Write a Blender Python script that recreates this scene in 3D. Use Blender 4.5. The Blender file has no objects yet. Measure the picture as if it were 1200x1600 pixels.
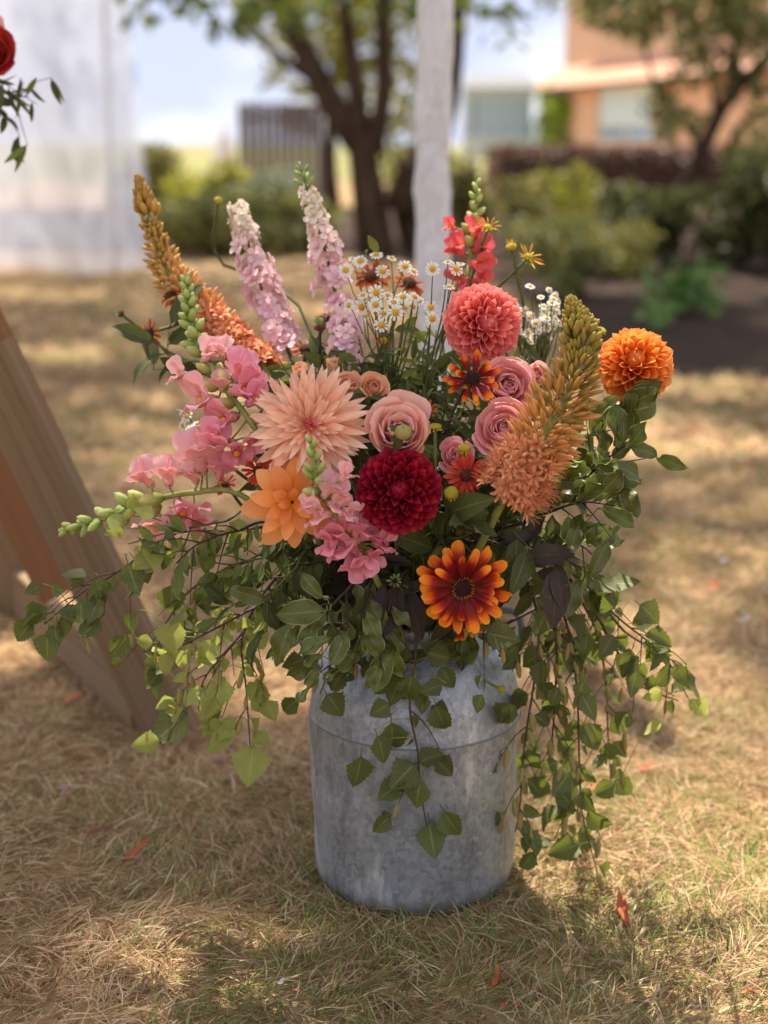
import bpy, math, random
import numpy as np
from mathutils import Vector as V, Matrix

random.seed(7)
rng = np.random.default_rng(7)
sc = bpy.context.scene
COL = sc.collection
R = math.radians
PI = math.pi

# ------------------------------------------------------------------ camera
CAMX, CAMH, PITCH, FPX = 2.13, 1.09, R(13.9), 2328.0
cam = bpy.data.cameras.new('camera')
camo = bpy.data.objects.new('camera', cam)
COL.objects.link(camo)
camo.location = (0, -CAMX, CAMH)
camo.rotation_euler = (R(90) - PITCH, 0, 0)
cam.sensor_fit = 'VERTICAL'
cam.sensor_height = 36
cam.lens = FPX / 1600 * 36
cam.clip_start, cam.clip_end = 0.05, 3000
cam.dof.use_dof = True
cam.dof.focus_distance = 1.98
cam.dof.aperture_fstop = 2.3
sc.camera = camo

# ------------------------------------------------------------------ light
SUN_AZ = V((-0.26, 0.965, 0)).normalized()          # horizontal direction towards the sun
SUN_EL = R(63)
TO_SUN = (SUN_AZ * math.cos(SUN_EL) + V((0, 0, math.sin(SUN_EL)))).normalized()
sun = bpy.data.lights.new('sun', 'SUN')
sun.energy, sun.angle, sun.color = 5.0, R(0.53), (1.0, 0.92, 0.80)
suno = bpy.data.objects.new('sun', sun)
COL.objects.link(suno)
suno.rotation_euler = TO_SUN.to_track_quat('Z', 'Y').to_euler()

world = bpy.data.worlds.new('World')
sc.world = world
world.use_nodes = True
wt = world.node_tree
wt.nodes.clear()
wo = wt.nodes.new('ShaderNodeOutputWorld')
bg = wt.nodes.new('ShaderNodeBackground')
sky = wt.nodes.new('ShaderNodeTexSky')
sky.sky_type = 'NISHITA'
sky.sun_disc = False
sky.sun_elevation = SUN_EL
sky.sun_rotation = math.atan2(SUN_AZ.x, SUN_AZ.y)
sky.air_density, sky.dust_density, sky.ozone_density = 0.6, 0.1, 2.0
tc = wt.nodes.new('ShaderNodeTexCoord')
mp = wt.nodes.new('ShaderNodeMapping')
mp.inputs['Scale'].default_value = (1, 1, 2.6)
cn = wt.nodes.new('ShaderNodeTexNoise')
cn.inputs['Scale'].default_value = 5.5
cn.inputs['Detail'].default_value = 7
cn.inputs['Roughness'].default_value = 0.56
cr = wt.nodes.new('ShaderNodeValToRGB')                 # thin high veil of cloud (pale blue) with white banks
cr.color_ramp.elements[0].position, cr.color_ramp.elements[1].position = 0.42, 0.61
cr.color_ramp.elements[0].color, cr.color_ramp.elements[1].color = (0.60, 0.64, 0.84, 1), (1, 0.99, 0.98, 1)
cs_ = wt.nodes.new('ShaderNodeVectorMath')
cs_.operation = 'SCALE'
cs_.inputs['Scale'].default_value = 3.7
mx = wt.nodes.new('ShaderNodeMix')
mx.data_type = 'RGBA'
mx.inputs['Factor'].default_value = 0.96
wt.links.new(tc.outputs['Generated'], mp.inputs['Vector'])
wt.links.new(mp.outputs['Vector'], cn.inputs['Vector'])
wt.links.new(cn.outputs['Fac'], cr.inputs['Fac'])
wt.links.new(cr.outputs['Color'], cs_.inputs[0])
wt.links.new(cs_.outputs[0], mx.inputs['B'])
wt.links.new(sky.outputs['Color'], mx.inputs['A'])
wt.links.new(mx.outputs['Result'], bg.inputs['Color'])
bg.inputs['Strength'].default_value = 0.15
wt.links.new(bg.outputs['Background'], wo.inputs['Surface'])

sc.view_settings.view_transform = 'Standard'
sc.view_settings.look = 'None'
sc.view_settings.gamma = 1.0
sc.view_settings.use_curve_mapping = False
sc.view_settings.exposure = 1.15
sc.render.engine = 'CYCLES'
sc.cycles.use_denoising = True
sc.cycles.max_bounces = 6
sc.cycles.transparent_max_bounces = 12
sc.cycles.transmission_bounces = 4
sc.cycles.sample_clamp_indirect = 6

# ------------------------------------------------------------------ maths helpers
C0 = V((0, -CAMX, CAMH))
FWD = V((0, math.cos(PITCH), -math.sin(PITCH)))
UPV = V((0, math.sin(PITCH), math.cos(PITCH)))
RGT = V((1, 0, 0))


def P(px, py, y):
    """the point at world depth y that the photograph shows at (px, py)"""
    d = FWD + RGT * ((px - 600) / FPX) + UPV * ((800 - py) / FPX)
    return C0 + d * ((y + CAMX) / d.y)


def G(px, py, z=0.0):
    d = FWD + RGT * ((px - 600) / FPX) + UPV * ((800 - py) / FPX)
    return C0 + d * ((z - CAMH) / d.z)


def mpp(p):
    """metres for one photograph pixel at point p"""
    return (p - C0).dot(FWD) / FPX


def face(a=0.0, b=0.0):
    return (-FWD + RGT * a + UPV * b).normalized()


def frame(y, z, o=(0, 0, 0), s=1.0):
    y = V(y).normalized()
    z = V(z)
    x = y.cross(z)
    if x.length < 1e-5:
        x = y.cross(V((0.3, 0.9, 0.2)))
    x.normalize()
    z = x.cross(y)
    if not hasattr(s, '__len__'):
        s = (s, s, s)
    M = Matrix(((x.x * s[0], y.x * s[1], z.x * s[2], o[0]),
                (x.y * s[0], y.y * s[1], z.y * s[2], o[1]),
                (x.z * s[0], y.z * s[1], z.z * s[2], o[2]),
                (0, 0, 0, 1)))
    return M


def rv():
    return V((random.gauss(0, 1), random.gauss(0, 1), random.gauss(0, 1))).normalized()


def U(a, b):
    return random.uniform(a, b)


def lerp(a, b, t):
    return a + (b - a) * t


def spline(pts, n):
    """Catmull-Rom through pts, n samples"""
    pts = [V(p) for p in pts]
    if len(pts) == 2:
        return [pts[0].lerp(pts[1], i / (n - 1)) for i in range(n)]
    q = [pts[0] * 2 - pts[1]] + pts + [pts[-1] * 2 - pts[-2]]
    out = []
    m = len(pts) - 1
    for i in range(n):
        t = i / (n - 1) * m
        k = min(int(t), m - 1)
        t -= k
        a, b, c, d = q[k], q[k + 1], q[k + 2], q[k + 3]
        out.append(0.5 * ((2 * b) + (c - a) * t + (2 * a - 5 * b + 4 * c - d) * t * t + (3 * b - a - 3 * c + d) * t ** 3))
    return out


def along(path, t):
    n = len(path) - 1
    f = max(0, min(0.9999, t)) * n
    k = int(f)
    p = path[k].lerp(path[k + 1], f - k)
    return p, (path[k + 1] - path[k]).normalized()


# ------------------------------------------------------------------ mesh builder
class MB:
    def __init__(self):
        self.v, self.f, self.uv, self.mi = [], [], [], []

    def grid(self, rows, uvs, mi=0, closed=False):
        """rows: list of lists of points"""
        b = len(self.v)
        nv, nu = len(rows), len(rows[0])
        for r, ur in zip(rows, uvs):
            self.v += [tuple(p) for p in r]
            self.uv += ur
        for j in range(nv - 1):
            for i in range(nu if closed else nu - 1):
                k = (i + 1) % nu
                self.f.append((b + j * nu + i, b + j * nu + k, b + (j + 1) * nu + k, b + (j + 1) * nu + i))
                self.mi.append(mi)
        return self

    def petal(self, L=1, W=0.5, prof=None, cup=0.6, bend=0.0, nu=4, nv=6, M=None, wave=0.0, fold=0.0, mi=0, ph=0.0, v0=0.0):
        prof = prof or (lambda t: math.sin(PI * min(1, t * 0.93 + 0.07)) ** 0.6)
        bf = bend if callable(bend) else (lambda t: bend * t)
        cf = cup if callable(cup) else (lambda t: cup)
        y = z = 0.0
        rows, uvs = [], []
        pa = None
        tp = 0.0
        for j in range(nv + 1):
            t = 1 - (1 - j / nv) ** 1.45
            a = bf(t)
            if j:
                am = (a + pa) / 2
                y += L * (t - tp) * math.cos(am)
                z += L * (t - tp) * math.sin(am)
            pa, tp = a, t
            w = W * prof(t)
            c = max(1e-3, cf(t))
            row, ur = [], []
            for i in range(nu + 1):
                u = i / nu * 2 - 1
                phi = u * c / 2
                rad = w / (c / 2) / 2 * 1.0
                x = rad * math.sin(phi)
                h = rad * (1 - math.cos(phi)) + fold * abs(u) * w * 0.5
                h += wave * L * math.sin(t * 11 + ph + u * 1.3) * u * u
                px, py, pz = x, y - math.sin(a) * h, z + math.cos(a) * h
                p = V((px, py, pz))
                row.append(M @ p if M else p)
                ur.append((i / nu, lerp(v0, 1, t)))
            rows.append(row)
            uvs.append(ur)
        return self.grid(rows, uvs, mi)

    def tube(self, path, rad, sides=6, mi=0, cap=True):
        n = len(path)
        rf = rad if callable(rad) else (lambda t: rad)
        ref = V((0.31, 0.52, 0.79))
        rows, uvs = [], []
        for j, p in enumerate(path):
            t = j / (n - 1)
            d = (path[min(n - 1, j + 1)] - path[max(0, j - 1)]).normalized()
            x = d.cross(ref)
            if x.length < 0.05:
                x = d.cross(V((1, 0, 0)))
            x.normalize()
            w = d.cross(x)
            r = rf(t)
            rows.append([p + x * (r * math.cos(2 * PI * k / sides)) + w * (r * math.sin(2 * PI * k / sides)) for k in range(sides)])
            uvs.append([(k / sides, t) for k in range(sides)])
        b = len(self.v)
        self.grid(rows, uvs, mi, closed=True)
        if cap:
            self.f.append(tuple(b + (n - 1) * sides + k for k in range(sides)))
            self.mi.append(mi)
            self.f.append(tuple(b + k for k in range(sides))[::-1])
            self.mi.append(mi)
        return self

    def lathe(self, prof, n=12, M=None, mi=0, jitter=0.0, axis='Y'):
        """prof: list of (r, h)"""
        rows, uvs = [], []
        m = len(prof)
        for j, (r, h) in enumerate(prof):
            row, ur = [], []
            for k in range(n):
                a = 2 * PI * k / n
                q = r * (1 + jitter * random.uniform(-1, 1))
                p = V((q * math.cos(a), h, q * math.sin(a))) if axis == 'Y' else V((q * math.cos(a), q * math.sin(a), h))
                row.append(M @ p if M else p)
                ur.append((k / n, j / (m - 1)))
            rows.append(row)
            uvs.append(ur)
        return self.grid(rows, uvs, mi, closed=True)

    def box(self, c, s, M=None, mi=0):
        b = len(self.v)
        for dx in (-1, 1):
            for dy in (-1, 1):
                for dz in (-1, 1):
                    p = V((c[0] + dx * s[0] / 2, c[1] + dy * s[1] / 2, c[2] + dz * s[2] / 2))
                    self.v.append(tuple(M @ p if M else p))
                    self.uv.append(((dx + 1) / 2, (dz + 1) / 2))
        for q in ((0, 1, 3, 2), (4, 6, 7, 5), (0, 4, 5, 1), (2, 3, 7, 6), (0, 2, 6, 4), (1, 5, 7, 3)):
            self.f.append(tuple(b + i for i in q))
            self.mi.append(mi)
        return self

    def mesh(self, name, mats, smooth=True):
        me = bpy.data.meshes.new(name)
        me.from_pydata(self.v, [], self.f)
        uvl = me.uv_layers.new(name='UVMap')
        li = np.empty(len(me.loops), dtype=np.int32)
        me.loops.foreach_get('vertex_index', li)
        uvl.data.foreach_set('uv', np.array(self.uv, dtype=np.float32)[li].ravel())
        for m in (mats if isinstance(mats, (list, tuple)) else [mats]):
            me.materials.append(m)
        me.polygons.foreach_set('material_index', np.array(self.mi, dtype=np.int32))
        me.polygons.foreach_set('use_smooth', np.full(len(self.f), smooth, dtype=bool))
        me.update()
        return me


# ------------------------------------------------------------------ objects
WM = {}


def tag(o, label=None, cat=None, group=None, kind=None):
    if label:
        o['label'] = label
    if cat:
        o['category'] = cat
    if group:
        o['group'] = group
    if kind:
        o['kind'] = kind
    return o


def thing(name, label, cat, loc=(0, 0, 0), group=None):
    o = bpy.data.objects.new(name, None)
    o.empty_display_size = 0.05
    COL.objects.link(o)
    o.location = loc
    WM[o] = Matrix.Translation(V(loc))
    return tag(o, label, cat, group)


def part(name, me, parent=None, M=None, color=None):
    o = bpy.data.objects.new(name, me)
    COL.objects.link(o)
    M = M if M is not None else Matrix.Identity(4)
    WM[o] = M
    if parent:
        o.parent = parent
        o.matrix_basis = WM[parent].inverted() @ M
    else:
        o.matrix_basis = M
    if color:
        o.color = (*color[:3], 1)
    return o


# ------------------------------------------------------------------ materials
def c255(r, g, b):
    f = lambda x: (x / 255 / 12.92) if x / 255 <= 0.04045 else ((x / 255 + 0.055) / 1.055) ** 2.4
    return (f(r), f(g), f(b), 1)


class NT:
    def __init__(self, name):
        self.m = bpy.data.materials.new(name)
        self.m.use_nodes = True
        self.t = self.m.node_tree
        self.t.nodes.clear()
        self.out = self.t.nodes.new('ShaderNodeOutputMaterial')

    def n(self, typ, **kw):
        nd = self.t.nodes.new('ShaderNode' + typ)
        for k, val in kw.items():
            if k.startswith('i_'):
                key = k[2:].replace('_', ' ')
                s = nd.inputs[int(key)] if key.isdigit() else nd.inputs[key]
                self.set(s, val)
            else:
                setattr(nd, k, val)
        return nd

    def set(self, s, val):
        if isinstance(val, bpy.types.NodeSocket):
            self.t.links.new(val, s)
        else:
            s.default_value = val

    def math(self, op, a, b=0.0, clamp=False):
        nd = self.t.nodes.new('ShaderNodeMath')
        nd.operation = op
        nd.use_clamp = clamp
        self.set(nd.inputs[0], a)
        self.set(nd.inputs[1], b)
        return nd.outputs[0]

    def mix(self, fac, a, b, blend='MIX'):
        nd = self.t.nodes.new('ShaderNodeMix')
        nd.data_type = 'RGBA'
        nd.blend_type = blend
        self.set(nd.inputs['Factor'], fac)
        self.set(nd.inputs['A'], a)
        self.set(nd.inputs['B'], b)
        return nd.outputs['Result']

    def ramp(self, fac, stops, interp='LINEAR'):
        nd = self.t.nodes.new('ShaderNodeValToRGB')
        cr = nd.color_ramp
        cr.interpolation = interp
        while len(cr.elements) < len(stops):
            cr.elements.new(0.5)
        for e, (p, c) in zip(cr.elements, stops):
            e.position = p
            e.color = c if hasattr(c, '__len__') else (c, c, c, 1)
        self.set(nd.inputs[0], fac)
        return nd.outputs['Color']

    def noise(self, vec, scale, detail=3, rough=0.5):
        nd = self.n('TexNoise')
        nd.inputs['Scale'].default_value = scale
        nd.inputs['Detail'].default_value = detail
        nd.inputs['Roughness'].default_value = rough
        if vec is not None:
            self.t.links.new(vec, nd.inputs['Vector'])
        return nd.outputs['Fac']

    def mapping(self, vec, scale, loc=(0, 0, 0)):
        nd = self.n('Mapping')
        nd.inputs['Scale'].default_value = scale
        nd.inputs['Location'].default_value = loc
        self.t.links.new(vec, nd.inputs['Vector'])
        return nd.outputs['Vector']

    def bump(self, h, strength, dist):
        nd = self.n('Bump')
        nd.inputs['Strength'].default_value = strength
        nd.inputs['Distance'].default_value = dist
        self.t.links.new(h, nd.inputs['Height'])
        return nd.outputs['Normal']

    def finish(self, col, rough=0.5, transl=0.0, normal=None, metal=0.0, spec=0.4, tcol=None, coat=0.0):
        p = self.n('BsdfPrincipled')
        self.set(p.inputs['Base Color'], col)
        self.set(p.inputs['Roughness'], rough)
        self.set(p.inputs['Metallic'], metal)
        p.inputs['Specular IOR Level'].default_value = spec
        if normal is not None:
            self.t.links.new(normal, p.inputs['Normal'])
        res = p.outputs[0]
        if transl:
            tr = self.n('BsdfTranslucent')
            self.set(tr.inputs['Color'], tcol if tcol is not None else col)
            ms = self.n('MixShader')
            ms.inputs[0].default_value = transl
            self.t.links.new(p.outputs[0], ms.inputs[1])
            self.t.links.new(tr.outputs[0], ms.inputs[2])
            res = ms.outputs[0]
        self.t.links.new(res, self.out.inputs['Surface'])
        return self.m


def petal_mat(name, stops, rough=0.6, transl=0.28, rnd=0.14, streak=0.12, tint=False, hue=0.012, spec=0.25, edge=None):
    """colour runs from the petal's base (0) to its tip (1)"""
    k = NT(name)
    uv = k.n('UVMap').outputs[0]
    sp = k.n('SeparateXYZ', i_Vector=uv)
    oi = k.n('ObjectInfo')
    comb = k.n('CombineXYZ', i_X=k.math('MULTIPLY', sp.outputs[0], 9.0), i_Y=k.math('MULTIPLY', sp.outputs[1], 1.1), i_Z=k.math('MULTIPLY', oi.outputs['Random'], 40.0))
    st = k.noise(comb.outputs[0], 1.6, 3)
    vv = k.math('ADD', sp.outputs[1], k.math('MULTIPLY', k.math('SUBTRACT', st, 0.5), 0.25))
    col = k.ramp(vv, stops)
    if edge:
        e = k.math('MULTIPLY', k.math('ABSOLUTE', k.math('SUBTRACT', sp.outputs[0], 0.5)), 2.0)
        e = k.math('MULTIPLY', k.math('POWER', e, 3.0), k.math('POWER', sp.outputs[1], 1.5))
        e = k.math('MAXIMUM', e, k.math('POWER', sp.outputs[1], 9.0))
        col = k.mix(k.math('MULTIPLY', e, edge[1]), col, edge[0])
    geo = k.n('NewGeometry')
    age = k.math('MULTIPLY', k.ramp(k.noise(geo.outputs['Position'], 120, 3, 0.6), [(0.56, 0.0), (0.68, 1.0)]), k.math('POWER', sp.outputs[1], 4.0))
    col = k.mix(k.math('MULTIPLY', age, 0.25), col, c255(150, 96, 56))
    if tint:
        col = k.mix(1.0, col, oi.outputs['Color'], 'MULTIPLY')
    hs = k.n('HueSaturation', i_Color=col)
    k.set(hs.inputs['Hue'], k.math('ADD', 0.5 - hue / 2, k.math('MULTIPLY', oi.outputs['Random'], hue)))
    val = k.math('ADD', 1 - rnd - streak * 0.5, k.math('MULTIPLY', oi.outputs['Random'], 2 * rnd))
    k.set(hs.inputs['Value'], k.math('ADD', val, k.math('MULTIPLY', st, streak)))
    nr = k.bump(st, 0.25, 0.002)
    return k.finish(hs.outputs[0], rough, transl, nr, spec=spec)


def leaf_mat(name, top, vein, rough=0.45, transl=0.3, tr=None, nveins=7.0, rnd=0.2, spec=0.3, edge=None, veinfac=0.45, tint=False):
    k = NT(name)
    uv = k.n('UVMap').outputs[0]
    sp = k.n('SeparateXYZ', i_Vector=uv)
    oi = k.n('ObjectInfo')
    au = k.math('ABSOLUTE', k.math('SUBTRACT', sp.outputs[0], 0.5))
    mid = k.math('LESS_THAN', au, 0.03)
    fr = k.math('FRACT', k.math('SUBTRACT', k.math('MULTIPLY', sp.outputs[1], nveins), k.math('MULTIPLY', au, 4.2)))
    sv = k.math('SUBTRACT', 1.0, k.math('MULTIPLY', k.math('ABSOLUTE', k.math('SUBTRACT', fr, 0.5)), 9.0), True)
    lines = k.math('MAXIMUM', mid, k.math('MULTIPLY', sv, 0.5))
    geo = k.n('NewGeometry')
    nz = k.noise(geo.outputs['Position'], 60, 3)
    col = k.mix(k.math('MULTIPLY', lines, veinfac), top, vein)
    if edge:
        col = k.mix(k.math('GREATER_THAN', au, 0.475), col, edge)
    if tint:
        col = k.mix(1.0, col, oi.outputs['Color'], 'MULTIPLY')
    spot = k.ramp(k.noise(geo.outputs['Position'], 110, 3, 0.6), [(0.63, 0.0), (0.70, 1.0)])
    col = k.mix(k.math('MULTIPLY', spot, 0.55), col, c255(110, 86, 46))
    # paler underside
    col = k.mix(k.math('MULTIPLY', geo.outputs['Backfacing'], 0.4), col, vein)
    hs = k.n('HueSaturation', i_Color=col)
    k.set(hs.inputs['Hue'], k.math('ADD', 0.487, k.math('MULTIPLY', oi.outputs['Random'], 0.026)))
    k.set(hs.inputs['Value'], k.math('ADD', k.math('ADD', 0.8 - rnd, k.math('MULTIPLY', oi.outputs['Random'], 2 * rnd)), k.math('MULTIPLY', nz, 0.4)))
    nr = k.bump(k.math('ADD', k.math('MULTIPLY', lines, -0.7), nz), 0.35, 0.0012)
    return k.finish(hs.outputs[0], rough, transl, nr, spec=spec, tcol=tr)


def plain_mat(name, a, b=None, scale=40, rough=0.6, transl=0.0, bump=0.2, spec=0.35, metal=0.0, bdist=0.002, stretch=(1, 1, 1), tint=False):
    k = NT(name)
    b = b or tuple(x * 0.65 for x in a[:3]) + (1,)
    o = k.n('TexCoord').outputs['Object']
    v = k.mapping(o, stretch)
    nz = k.noise(v, scale, 5, 0.6)
    col = k.mix(k.ramp(nz, [(0.3, 0.0), (0.7, 1.0)]), b, a)
    if tint:
        col = k.mix(1.0, col, k.n('ObjectInfo').outputs['Color'], 'MULTIPLY')
    return k.finish(col, rough, transl, k.bump(nz, bump, bdist), metal, spec)


def foliage_mat(name, a, b, rough=0.5, transl=0.35, spec=0.35):
    k = NT(name)
    at = k.n('Attribute', attribute_name='rnd')
    col = k.ramp(at.outputs['Fac'], [(0.0, a), (1.0, b)])
    return k.finish(col, rough, transl, spec=spec)


M = {}
M['stem'] = plain_mat('stem_green', c255(96, 106, 54), c255(70, 78, 40), 60, 0.5)
M['stem_lime'] = plain_mat('stem_lime', c255(148, 156, 78), c255(116, 126, 60), 60, 0.5)
M['stem_dark'] = plain_mat('stem_dark', c255(70, 45, 42), c255(48, 34, 30), 80, 0.55)
M['twig'] = plain_mat('birch_twig', c255(98, 70, 58), c255(62, 44, 38), 90, 0.6)
M['birch'] = leaf_mat('birch_leaf', c255(84, 90, 46), c255(158, 158, 94), 0.55, 0.28, c255(132, 144, 56), 7.0, rnd=0.26)
M['birch_pale'] = leaf_mat('birch_leaf_pale', c255(150, 154, 80), c255(194, 194, 126), 0.55, 0.42, c255(190, 196, 96), 7.0)  # birch leaf again, with sun through the blade put into its colour
M['pitto'] = leaf_mat('wavy_leaf', c255(88, 96, 42), c255(156, 158, 92), 0.42, 0.16, c255(130, 146, 60), 5.0, spec=0.4, edge=c255(158, 164, 104), veinfac=0.35, rnd=0.24)
M['leaf'] = leaf_mat('broad_leaf', c255(64, 71, 32), c255(122, 124, 66), 0.6, 0.16, c255(110, 124, 50), 6.0, rnd=0.28)
M['leaf_lime'] = leaf_mat('bright_leaf', c255(98, 108, 50), c255(150, 156, 98), 0.55, 0.28, c255(140, 154, 66), 6.0, rnd=0.25)
M['leaf_dark'] = leaf_mat('dark_leaf', c255(58, 48, 40), c255(92, 74, 60), 0.6, 0.1, c255(80, 50, 40), 6.0)
M['catkin'] = plain_mat('catkin', c255(186, 172, 104), c255(132, 114, 60), 220, 0.75, bump=0.7)
M['catkin_pale'] = plain_mat('catkin_pale', c255(206, 190, 110), c255(160, 140, 76), 220, 0.75, 0.15, bump=0.7)

M['burgundy'] = petal_mat('burgundy_petal', [(0, c255(84, 2, 14)), (0.5, c255(146, 6, 30)), (1, c255(172, 12, 42))], 0.6, 0.12, 0.16, edge=(c255(200, 62, 92), 0.55))
M['coral'] = petal_mat('coral_petal', [(0, c255(214, 80, 84)), (0.5, c255(240, 112, 108)), (1, c255(246, 144, 136))], 0.6, 0.28, 0.1, edge=(c255(254, 188, 178), 0.7))
M['orange'] = petal_mat('orange_petal', [(0, c255(222, 92, 14)), (0.5, c255(242, 130, 34)), (1, c255(246, 158, 70))], 0.6, 0.28, 0.1, edge=(c255(254, 196, 124), 0.6))
M['peach'] = petal_mat('peach_petal', [(0, c255(246, 146, 96)), (0.35, c255(250, 186, 148)), (1, c255(252, 216, 190))], 0.6, 0.3, 0.1)
M['peach_core'] = petal_mat('peach_core_petal', [(0, c255(200, 60, 74)), (0.6, c255(220, 92, 96)), (1, c255(236, 126, 112))], 0.6, 0.2, 0.1)
M['apricot'] = petal_mat('apricot_petal', [(0, c255(246, 166, 40)), (0.3, c255(246, 156, 66)), (1, c255(248, 170, 112))], 0.6, 0.34, 0.1)
M['rose'] = petal_mat('rose_petal', [(0, c255(250, 176, 150)), (0.5, c255(248, 160, 154)), (1, c255(250, 184, 178))], 0.65, 0.34, 0.08, edge=(c255(252, 206, 204), 0.6))
M['rose_pale'] = petal_mat('rose_pale_petal', [(0, c255(252, 200, 160)), (0.5, c255(252, 184, 160)), (1, c255(252, 204, 184))], 0.65, 0.36, 0.08, edge=(c255(254, 218, 210), 0.6))
M['rose_peach'] = petal_mat('rose_peach_petal', [(0, c255(232, 210, 150)), (0.5, c255(246, 204, 160)), (1, c255(248, 188, 150))], 0.65, 0.34, 0.08)
M['rud'] = petal_mat('rudbeckia_petal', [(0, c255(84, 6, 6)), (0.5, c255(128, 12, 8)), (0.64, c255(168, 32, 8)), (0.78, c255(232, 108, 10)), (1, c255(246, 156, 26))], 0.5, 0.2, 0.12, 0.2)
M['helenium'] = petal_mat('helenium_petal', [(0, c255(150, 36, 14)), (0.6, c255(190, 54, 34)), (1, c255(206, 84, 50))], 0.6, 0.2, 0.15)
M['rust'] = petal_mat('rust_petal', [(0, c255(130, 30, 8)), (0.6, c255(176, 66, 14)), (1, c255(206, 110, 30))], 0.6, 0.2, 0.2)
M['yellow_quill'] = petal_mat('yellow_quill_petal', [(0, c255(206, 140, 20)), (1, c255(236, 176, 40))], 0.6, 0.3, 0.1)
M['snap'] = petal_mat('snapdragon_petal', [(0, c255(248, 206, 186)), (0.45, c255(244, 164, 172)), (1, c255(242, 150, 172))], 0.6, 0.36, 0.08, tint=True, edge=(c255(252, 200, 208), 0.5))
M['snap_red'] = petal_mat('red_snapdragon_petal', [(0, c255(246, 160, 70)), (0.45, c255(236, 116, 100)), (1, c255(228, 96, 116))], 0.6, 0.3, 0.1, tint=True)
M['palate'] = plain_mat('snapdragon_palate', c255(246, 186, 60), c255(240, 140, 70), 90, 0.6, 0.15)
M['snapbud'] = petal_mat('snapdragon_bud', [(0, c255(120, 146, 66)), (0.5, c255(160, 178, 90)), (1, c255(206, 206, 136))], 0.55, 0.2, 0.12, tint=True)
M['calyx'] = petal_mat('calyx', [(0, c255(96, 122, 56)), (1, c255(140, 162, 84))], 0.55, 0.2, 0.12)
M['lark'] = petal_mat('larkspur_petal', [(0, c255(240, 222, 220)), (1, c255(246, 232, 232))], 0.65, 0.35, 0.08, tint=True)
M['foxbud'] = petal_mat('foxtail_bud', [(0, c255(214, 196, 130)), (0.5, c255(232, 200, 150)), (1, c255(240, 206, 160))], 0.55, 0.2, 0.14, tint=True)
M['foxflower'] = petal_mat('foxtail_floret', [(0, c255(214, 140, 90)), (1, c255(240, 172, 130))], 0.6, 0.3, 0.12, tint=True)
M['daisy'] = petal_mat('daisy_petal', [(0, c255(226, 226, 200)), (1, c255(240, 240, 236))], 0.6, 0.3, 0.05, 0.05)
M['daisy_disc'] = plain_mat('daisy_disc', c255(240, 182, 26), c255(206, 136, 14), 900, 0.8, bump=0.9, bdist=0.001)
M['dark_disc'] = plain_mat('dark_disc', c255(70, 28, 18), c255(26, 10, 8), 700, 0.8, bump=1.0, bdist=0.002)
M['brown_disc'] = plain_mat('brown_disc', c255(120, 56, 22), c255(70, 28, 14), 700, 0.8, bump=1.0, bdist=0.002)
M['lime_disc'] = plain_mat('lime_disc', c255(206, 186, 44), c255(160, 150, 30), 700, 0.8, bump=1.0, bdist=0.002)
M['pod'] = plain_mat('green_pod', c255(150, 158, 84), c255(168, 120, 70), 14, 0.45, 0.1)


# ------------------------------------------------------------------ shared meshes: leaves and petals
def leaf_mesh(name, mat, W, prof, serr=0.0, fold=0.25, bend=-0.35, nv=9, nu=4, wave=0.0, petiole=0.22, ph=0.0, cup=0.25):
    mb = MB()
    row = [0]

    def pf(t):
        w = prof(t)
        if serr and 0.08 < t < 0.95:
            row[0] += 1
            w *= 1 + (serr if row[0] % 2 else -serr)
        return w
    mb.petal(1 - petiole, W, pf, cup, bend, nu, nv, Matrix.Translation((0, petiole, 0)), wave, fold, 0, ph)
    if petiole:
        mb.tube([V((0, 0, -0.03)), V((0, petiole * 0.5, -0.01)), V((0, petiole * 1.15, 0))], 0.013, 3, 0, False)
    return mb.mesh(name, mat)


def ovate(a):
    return lambda t: (math.sin(PI * t ** a) ** 0.85 if 0 < t < 1 else 0.0)


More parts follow.
